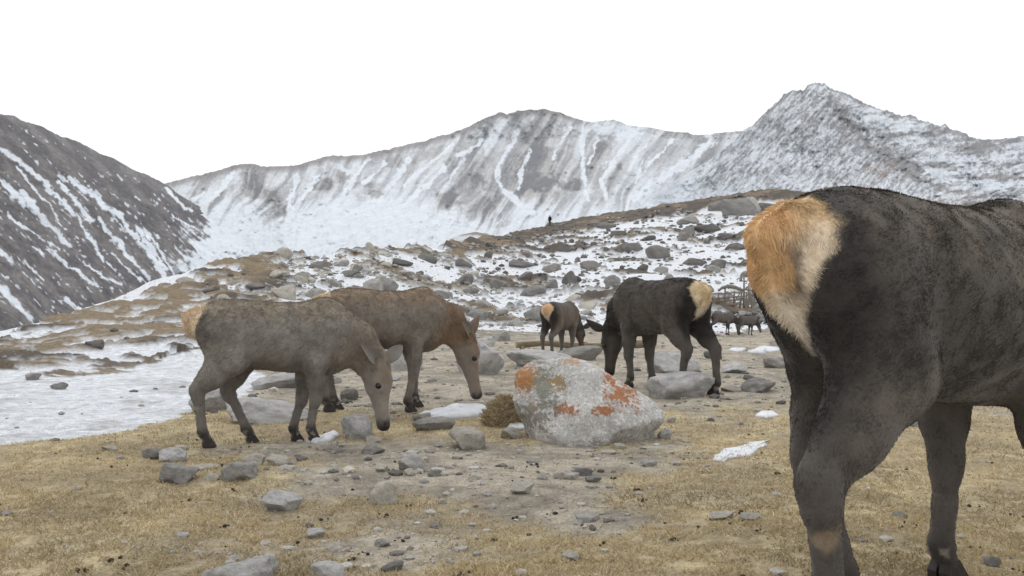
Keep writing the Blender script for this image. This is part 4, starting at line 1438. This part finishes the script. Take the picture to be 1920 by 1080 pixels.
M_pebble = vcol_mat("pebble_stone", nscale=(25, 120), namp=.25, bump=.4, bdist=.006, bscale=60)
TONE = {'g': (.33, .315, .29), 'd': (.16, .15, .138), 'p': (.40, .375, .33), 's': (.38, .38, .38)}
items = []
N = 40000
pxs = rk.uniform(380, 1490, N)
Ds = np.exp(rk.uniform(math.log(16), math.log(160), N))
Xs, Ys = (pxs - 960) / F * Ds, Ds
zs, _, pxs, pys, us, _ = terrain(Xs, Ys)
crs = np.interp(pxs, PX, YC)
fld_ = (pxs > 480) & (pxs < 900)
ok = (us > .0) & (us < 1.0) & (pys > crs + 6) & (noise(pxs / 38, pys / 16, seed=461) > rk.uniform(-1.0, .4, N)) & (fld_ | (rk.random(N) < .5)) & ((pxs > 500) | (rk.random(N) < .25))
for i in np.nonzero(ok)[0][:8000]:
    r_ = float(np.clip(rk.gamma(1.8, 3.0), 2, 13)) * Ds[i] / F / 2
    mt = rk.choice(['g', 'p', 's', 'd'], p=[.45, .27, .18, .10]) if fld_[i] or pys[i] > 545 else rk.choice(['d', 'g', 'p'], p=[.7, .25, .05])
    items.append((Xs[i], Ys[i], zs[i] + r_ * .15, r_, r_ * rk.uniform(.7, 1.2), r_ * rk.uniform(.45, .75), np.array(TONE[mt]) * rk.uniform(.7, 1.25)))
stone_mass("rubble", items, "small scattered stones between the hillside boulders", "stones")
items = []
N = 9000
tx = rk.uniform(-.62, .62, N)
D = np.exp(rk.uniform(math.log(2.2), math.log(26), N))
X, Y = tx * D, D
z, sn, px, py, u, bd = terrain(X, Y)
dmk = dirt_mask(px, py, X, Y)
keep = ((sn < .3) & (rk.random(N) < .06 + .94 * dmk ** 1.5)) | ((bd > .3) & (rk.random(N) < .10))
for i in np.nonzero(keep)[0]:
    r_ = float(np.clip(rk.gamma(1.6, .0085), .004, .07)) * (1 + .03 * D[i])
    t_n = rk.choice(['g', 'd', 'p', 's'], p=[.36, .2, .36, .08])
    items.append((X[i], Y[i], z[i] + r_ * .12, r_, r_ * rk.uniform(.6, 1.1), r_ * rk.uniform(.35, .6), np.array(TONE[t_n]) * rk.uniform(.7, 1.2)))
ND = 200
tx, D = rk.uniform(-.6, .6, ND), np.exp(rk.uniform(math.log(2.4), math.log(13), ND))
z, sn, px, py, u, bd = terrain(tx * D, D)
for i in np.nonzero(sn < .2)[0]:
    for q_ in range(rk.integers(1, 4)):
        r_ = rk.uniform(.006, .016)
        items.append((tx[i] * D[i] + rk.normal() * .02, D[i] + rk.normal() * .02, z[i] + r_ * .4, r_, r_ * .8, r_ * .6, np.array((.05, .04, .03))))
stone_mass("gravel", items, "loose grey and tan gravel strewn over the bare ground", "gravel")

# ------------------------------------------------------------------ dry grass blades
N = 420000
tx = rk.uniform(-.63, .63, N)
D = 1 / rk.uniform(1 / 14.0, 1 / 1.9, N)
D = np.where(rk.random(N) < .35, np.exp(rk.uniform(math.log(2), math.log(16), N)), D)
X, Y = tx * D, D
z, sn, px, py, u, bd = terrain(X, Y)
dmk = dirt_mask(px, py, X, Y)
tuft = fbm(X / .09, Y / .09, o=2, seed=421)
keep = (sn < .25) & (rk.random(N) < np.clip(1.05 - .97 * dmk, .03, 1)) & (tuft > -.55)
X, Y, z, D, tuft, dk = X[keep], Y[keep], z[keep], D[keep], tuft[keep], dmk[keep]


def blades(name, X, Y, z, L, wd, cols, lean=.9, seed=3, **kw):
    r = np.random.default_rng(seed)
    n_ = len(X)
    an, bn = r.uniform(0, 2 * math.pi, n_), r.uniform(0, 2 * math.pi, n_)
    ln = lean * (.35 + .9 * r.random(n_))
    dx, dy = np.cos(an) * np.sin(ln), np.sin(an) * np.sin(ln)
    dz = np.cos(ln)
    wx_, wy_ = np.cos(bn) * wd, np.sin(bn) * wd
    b0 = np.stack([X - wx_, Y - wy_, z - .004], 1)
    b1 = np.stack([X + wx_, Y + wy_, z - .004], 1)
    m1 = np.stack([X + dx * L * .55 + wx_ * .6, Y + dy * L * .55 + wy_ * .6, z + dz * L * .62], 1)
    tp = np.stack([X + dx * L * 1.05, Y + dy * L * 1.05, z + dz * L * .9], 1)
    V = np.stack([b0, b1, m1, tp], 1).reshape(-1, 3)
    i = np.arange(n_) * 4
    return add(name, mesh_np(name, V, np.stack([i, i + 1, i + 2, i + 3], 1), smooth=False, cols=np.repeat(cols, 4, 0)), M_grass, **kw)


L = (.007 + .015 * rk.random(len(X))) * (1 + .5 * tuft) * (1 + .05 * D)
wd = .0011 * (1 + .30 * D) * rk.uniform(.7, 1.3, len(X))
gcA, gcB, gcC = np.array([.575, .465, .275]), np.array([.40, .325, .205]), np.array([.64, .56, .39])
sel = rk.random(len(X))[:, None]
big_n = fbm(X / .7, Y / .7, o=3, seed=431)[:, None]
gcol = gcA + (gcB - gcA) * np.clip(.5 + .5 * big_n + .5 * (sel - .5), 0, 1)
gcol = np.where(sel > .86, gcC, gcol) * rk.uniform(.75, 1.15, (len(X), 1))
gcol = gcol * (1 - .15 * dk[:, None]) * (1.06 - .20 * sst(.05, .75, fbm(X / 1.1, Y / .8, o=3, seed=437)))[:, None]
blades("grass", X, Y, z, L, wd, gcol, lean=1.25, label="short cropped ochre winter grass over the near ground", cat="grass", kind="stuff")

# --- brown tussock mound left of the boulder
p, D = hit(948, 800)
tr = bpy.data.objects.new("grass_tussock", None)
col.objects.link(tr)
tr.location = tuple(p)
tr["label"], tr["category"] = "shaggy brown grass mound against the boulder's left side", "tussock"
th, ph = np.meshgrid(np.linspace(0, 2 * math.pi, 40), np.linspace(0, math.pi * .55, 16), indexing='ij')
rr_ = 1 + .16 * fbm(np.cos(th) * 1.6, np.sin(th) * 1.6, ph * 1.5, o=3, seed=441)
tv = np.stack([(.18 * np.sin(ph) * np.cos(th) * rr_).ravel(), (.16 * np.sin(ph) * np.sin(th) * rr_ + .12).ravel(), (.22 * np.cos(ph) * rr_ - .01).ravel()], 1)
add("mound", mesh_np("mound", tv, grid_faces(40, 16)[:, ::-1], cols=np.tile((.26, .205, .135), (len(tv), 1)) * (1 + .3 * fbm(tv[:, 0] * 20, tv[:, 1] * 20, tv[:, 2] * 20, seed=445))[:, None]), M_ground, tr)
ix = rk.integers(0, len(tv), 5000)
bp_ = tv[ix] * (1 + .02 * rk.normal(size=(5000, 1)))
o = blades("blades", bp_[:, 0], bp_[:, 1], bp_[:, 2], .04 + .05 * rk.random(5000), np.full(5000, .0022), np.array((.40, .32, .20)) * rk.uniform(.6, 1.35, (5000, 1)), lean=1.3, seed=8)
o.parent = tr


# ------------------------------------------------------------------ snow patches on the near ground
M_snowv = vcol_mat("thin_old_snow", nscale=(25, 90), namp=.10, bump=.6, bdist=.012, bscale=30, rough=.6)


def snow_patch(pts, thick, label):
    """pts: outline in photo pixels on the ground; built as a low rounded slab that follows the ground"""
    W = np.array([hit(a, b_)[0] for a, b_ in pts])
    c = W.mean(0)
    n_ = 72
    u_ = np.linspace(0, len(W), n_, endpoint=False)
    i0 = u_.astype(int)
    fr = (u_ - i0)[:, None]
    out = W[i0 % len(W)] * (1 - fr) + W[(i0 + 1) % len(W)] * fr
    out[:, :2] += .02 * np.stack([fbm(u_ * 2.3, u_ * 0, o=4, seed=451), fbm(u_ * 2.3, u_ * 0 + 5, o=4, seed=452)], 1) * np.linalg.norm(out[:, :2] - c[:2], axis=1, keepdims=True) * 3.5
    rings = [(1.0, -.03), (.985, .22), (.93, .6), (.8, 1.0), (.5, 1.1), (.2, 1.12), (.02, 1.12)]
    V = []
    for (q, hh) in rings:
        R2 = c[:2] + (out[:, :2] - c[:2]) * q
        zz = ground_z(R2[:, 0], R2[:, 1])
        V.append(np.stack([R2[:, 0], R2[:, 1], zz + thick * hh * (1 + .25 * fbm(R2[:, 0] * 7, R2[:, 1] * 7, seed=455)) - (0.02 if hh < 0 else 0)], 1))
    V = np.array(V)
    idx = np.arange(len(rings) * n_).reshape(len(rings), n_)
    Fq = np.stack([idx[:-1], np.roll(idx[:-1], -1, 1), np.roll(idx[1:], -1, 1), idx[1:]], -1).reshape(-1, 4)
    ec = np.repeat(np.array([.45, .6, .85, 1, 1, 1, 1]), n_)[:, None] * (1 + .12 * fbm(V.reshape(-1, 3)[:, 0] * 14, V.reshape(-1, 3)[:, 1] * 14, seed=457))[:, None]
    me = mesh_np("snow_patch", V.reshape(-1, 3) - c, Fq, cols=np.clip(np.array((.66, .675, .70)) * ec + np.array((.05, .04, .025)) * (1 - ec), 0, .85))
    b_ = bmesh.new()
    b_.from_mesh(me)
    bmesh.ops.recalc_face_normals(b_, faces=b_.faces)
    b_.to_mesh(me)
    b_.free()
    add("snow_patch", me, M_snowv, None, tuple(c), label, "snow patch", "snow patches on the near ground")


snow_patch([(776, 784), (812, 788), (860, 786), (896, 781), (914, 770), (905, 763), (868, 764), (836, 768), (800, 776)], .05, "bright snow strip under the second elk's muzzle")
snow_patch([(584, 832), (600, 834), (622, 828), (636, 818), (628, 814), (606, 820), (590, 826)], .035, "short thin snow bar beside the front elk's forehoof")
snow_patch([(948, 806), (968, 810), (990, 804), (992, 792), (976, 790), (962, 796)], .03, "small snow patch between mound and orange-stained boulder")
snow_patch([(1078, 836), (1100, 838), (1130, 832), (1126, 826), (1095, 829)], .02, "snow sliver at the foot of the orange-stained boulder")
snow_patch([(1326, 862), (1360, 866), (1398, 858), (1418, 846), (1446, 826), (1410, 828), (1390, 836), (1356, 842)], .012, "ragged snow patch on the ochre grass near the huge elk")
snow_patch([(1416, 782), (1440, 785), (1462, 780), (1450, 772), (1424, 773)], .02, "small snow patch beside the huge elk's dark thigh")
snow_patch([(1400, 662), (1436, 664), (1470, 658), (1458, 651), (1420, 652)], .05, "flat snow patch in front of the two far elk")
snow_patch([(1365, 658), (1390, 660), (1400, 655), (1380, 652)], .04, "little snow streak left of the flat snow patch, by far elk")

# ------------------------------------------------------------------ hollow log trough on legs
a, Da = hit(968, 664)
b_ = np.array([(1222 - 960) / F * (Da + .5), Da + .5, 0])
b_[2] = float(ground_z(b_[0], b_[1])[0])
tg = bpy.data.objects.new("log_trough", None)
col.objects.link(tg)
mid_ = (a + b_) / 2
tg.location = tuple(mid_)
tg["label"], tg["category"] = "long weathered log trough on short legs behind the young elk", "trough"
dirv = Vector(b_ - a)
Lg = dirv.length
tg.rotation_euler = (0, 0, math.atan2(dirv.y, dirv.x))
vs, fs = [], []
nl, na = 26, 18
for i in range(nl):
    xx = (i / (nl - 1) - .5) * Lg
    ro = .115 + .012 * math.sin(i * .9) + .02 * (i / nl)
    for j in range(na):
        t = math.pi + math.pi * j / (na - 1)
        vs.append((xx, ro * math.cos(t), .255 + ro * math.sin(t) + .03 * math.sin(i * .35)))
    for j in range(na):
        t = 2 * math.pi - math.pi * j / (na - 1)
        vs.append((xx, ro * .72 * math.cos(t), .255 + ro * .62 * math.sin(t) + .03 * math.sin(i * .35)))
m2 = na * 2
for i in range(nl - 1):
    for j in range(m2):
        j2 = (j + 1) % m2
        fs.append((i * m2 + j, i * m2 + j2, (i + 1) * m2 + j2, (i + 1) * m2 + j))
fs.append(tuple(range(m2))[::-1])
fs.append(tuple((nl - 1) * m2 + j for j in range(m2)))
add("log", mesh_py("log", vs, fs), M_log, tg)
for xx in (-Lg / 2 + .12, Lg / 2 - .1):
    for sg in (-1, 1):
        vs, fs = tube([(xx, sg * .05, .20), (xx + .02, sg * .13, -.03)], [.045, .04], 8)
        add("leg", mesh_py("leg", vs, fs), M_log, tg)

# ------------------------------------------------------------------ dry stone wall and timber rack at the slope's foot
q, D = hit(1385, 604)
wall = bpy.data.objects.new("dry_stone_wall", None)
col.objects.link(wall)
wall.location = tuple(q)
wall["label"], wall["category"] = "low dry stone wall behind the two far elk", "wall"
x_ = -1.9
while x_ < 1.9:
    w_ = rk.uniform(.28, .5)
    zz = 0.0
    for row in range(3):
        h_ = rk.uniform(.18, .28)
        xx = x_ + rk.uniform(-.08, .08) + (row % 2) * .12
        gz_ = float(ground_z(q[0] + xx, q[1])[0]) - q[2]
        key = ROCK_LO[rk.integers(14)]
        mt = M_stone if rk.random() < .6 else M_stone_dark
        kk = (key.name, mt.name)
        if kk not in _mesh_cache:
            c_ = key.copy()
            c_.materials.clear()
            c_.materials.append(mt)
            _mesh_cache[kk] = c_
        o = add("stone", _mesh_cache[kk], None, wall, (xx, rk.uniform(-.08, .08), gz_ + zz + h_ * .42 - .04))
        o.scale = (w_ * .58, .26, h_ * .56)
        o.rotation_euler = (rk.uniform(-.2, .2), rk.uniform(-.2, .2), rk.uniform(0, 6))
        zz += h_ * .86
    x_ += w_ * .86

q, D = hit(1372, 572)
rack = bpy.data.objects.new("timber_rack", None)
col.objects.link(rack)
rack.location = tuple(q)
rack["label"], rack["category"] = "broken grey timber pen of posts and rails above the stone wall", "pen"


def beam(name, a, b_, r, seg=7):
    vs, fs = tube([a, [(a[i] + b_[i]) / 2 + (0, 0, .02)[i] for i in range(3)], b_], [r, r * .95, r * .85], seg)
    add(name, mesh_py(name, vs, fs), M_wood, rack)


for (xx, yy_, hh, lx) in [(-.75, 0, .75, -.05), (-.35, .3, .95, .03), (.1, 0, .85, .06), (.45, -.1, .8, .12), (.70, 0, 1.25, .02), (.80, .2, 1.9, -.03), (.98, 0, 1.3, .04), (1.2, .1, .95, .06)]:
    beam("post", (xx, yy_, -.15), (xx + lx, yy_, hh), .055)
for (a, c_, r) in [((-.95, -.08, .40), (.9, -.08, .56), .04), ((-.95, -.06, .22), (.6, -.08, .34), .04), ((-.8, 0, .68), (.6, 0, .76), .04), ((.05, -.16, .05), (.52, -.16, .85), .045), ((.4, -.16, .02), (.75, -.12, .7), .04),
                   ((.55, .1, .95), (1.4, .1, .86), .05), ((-.4, -.2, .02), (.3, -.2, .06), .07), ((.9, -.1, .62), (1.5, -.1, .5), .05)]:
    beam("rail", a, c_, r)
vs, fs = tube([(-.8, .05, .85), (-.55, .05, 1.05), (-.2, .05, 1.13), (.2, .05, 1.08), (.6, .05, .92), (.75, .05, .82)], [.05, .09, .11, .11, .08, .05], 9)
add("curved_beam", mesh_py("curved_beam", vs, fs), M_wood, rack)
for i in range(6):
    bm = bmesh.new()
    bmesh.ops.create_cube(bm, size=1)
    me = bpy.data.meshes.new("board")
    for v_ in bm.verts:
        v_.co = (v_.co.x * .10, v_.co.y * .03, v_.co.z * (.75 + .1 * (i % 3)))
    bm.to_mesh(me)
    bm.free()
    o = add("board", me, M_wood, rack, (.72 + i * .115, -.14, .36 + .03 * (i % 2)))
    o.rotation_euler = (.1, .06 * ((i % 3) - 1), 0)

# ------------------------------------------------------------------ person on the ridge
q, D = hit(1031, 422.5)
per = bpy.data.objects.new("person", None)
col.objects.link(per)
per.location = tuple(q)
per.rotation_euler = (0, 0, math.radians(160))
per["label"], per["category"] = "person in dark clothes standing on the distant ridge", "person"
f_ = Field((-.5, -.5, -.1), (.5, .5, 1.85), .022)
for sg in (-1, 1):
    f_.chain([(sg * .09, .02, .92), (sg * .10, .03, .50), (sg * .11, -.02, .09)], [.095, .068, .05], .04)
    f_.chain([(sg * .11, -.02, .05), (sg * .13, .15, .035)], [.05, .04], .03)
    f_.chain([(sg * .19, -.02, 1.42), (sg * .26, -.03, 1.14), (sg * .22, .10, .90)], [.075, .06, .045], .04)
    f_.chain([(sg * .22, .10, .90), (sg * .21, .14, .82)], [.04, .03], .02)
f_.chain([(0, 0, .92), (0, .0, 1.12), (0, -.01, 1.38)], [.145, .15, .165], .08, 1.0)
f_.chain([(-.14, 0, 1.42), (.14, 0, 1.42)], [.10, .10], .05)
f_.chain([(0, .0, 1.48), (0, .02, 1.60)], [.06, .07], .04)
f_.chain([(0, .0, 1.63), (0, .03, 1.68)], [.105, .10], .03)
f_.cone((0, .135, 1.645), (0, .14, 1.63), .016, .02, .02)
P, Q = f_.mesh(2)
bc = np.tile((.012, .013, .017), (len(P), 1)).astype(float)
skin = (P[:, 2] > 1.54) & (P[:, 1] > .07) | (P[:, 2] < .87) & (P[:, 2] > .78) & (np.abs(P[:, 0]) > .17)
bc[skin] = (.26, .15, .10)
bc[P[:, 2] < .95] = np.where(skin[P[:, 2] < .95][:, None], bc[P[:, 2] < .95], (.016, .017, .022))
add("body", mesh_np("person_body", P, Q, cols=bc), vcol_mat("dark_clothes", nscale=(12,), namp=.2, bump=.2), per)

# ------------------------------------------------------------------ thin mountain haze over the whole valley
bm = bmesh.new()
bmesh.ops.create_cube(bm, size=1)
for v_ in bm.verts:
    v_.co = (v_.co.x * 7000, 1000 + v_.co.y * 4400, 190 + v_.co.z * 700)
me = bpy.data.meshes.new("haze")
bm.to_mesh(me)
bm.free()
hm = bpy.data.materials.new("thin_air")
hm.use_nodes = True
hn, hl = hm.node_tree.nodes, hm.node_tree.links
hn.remove(hn["Principled BSDF"])
pv = hn.new("ShaderNodeVolumePrincipled")
pv.inputs["Color"].default_value = (.86, .90, .96, 1)
pv.inputs["Density"].default_value = .00005
hl.new(pv.outputs[0], hn["Material Output"].inputs["Volume"])
hz = add("haze", me, hm, kind="stuff", label="thin pale air over the snowy valley", cat="haze")
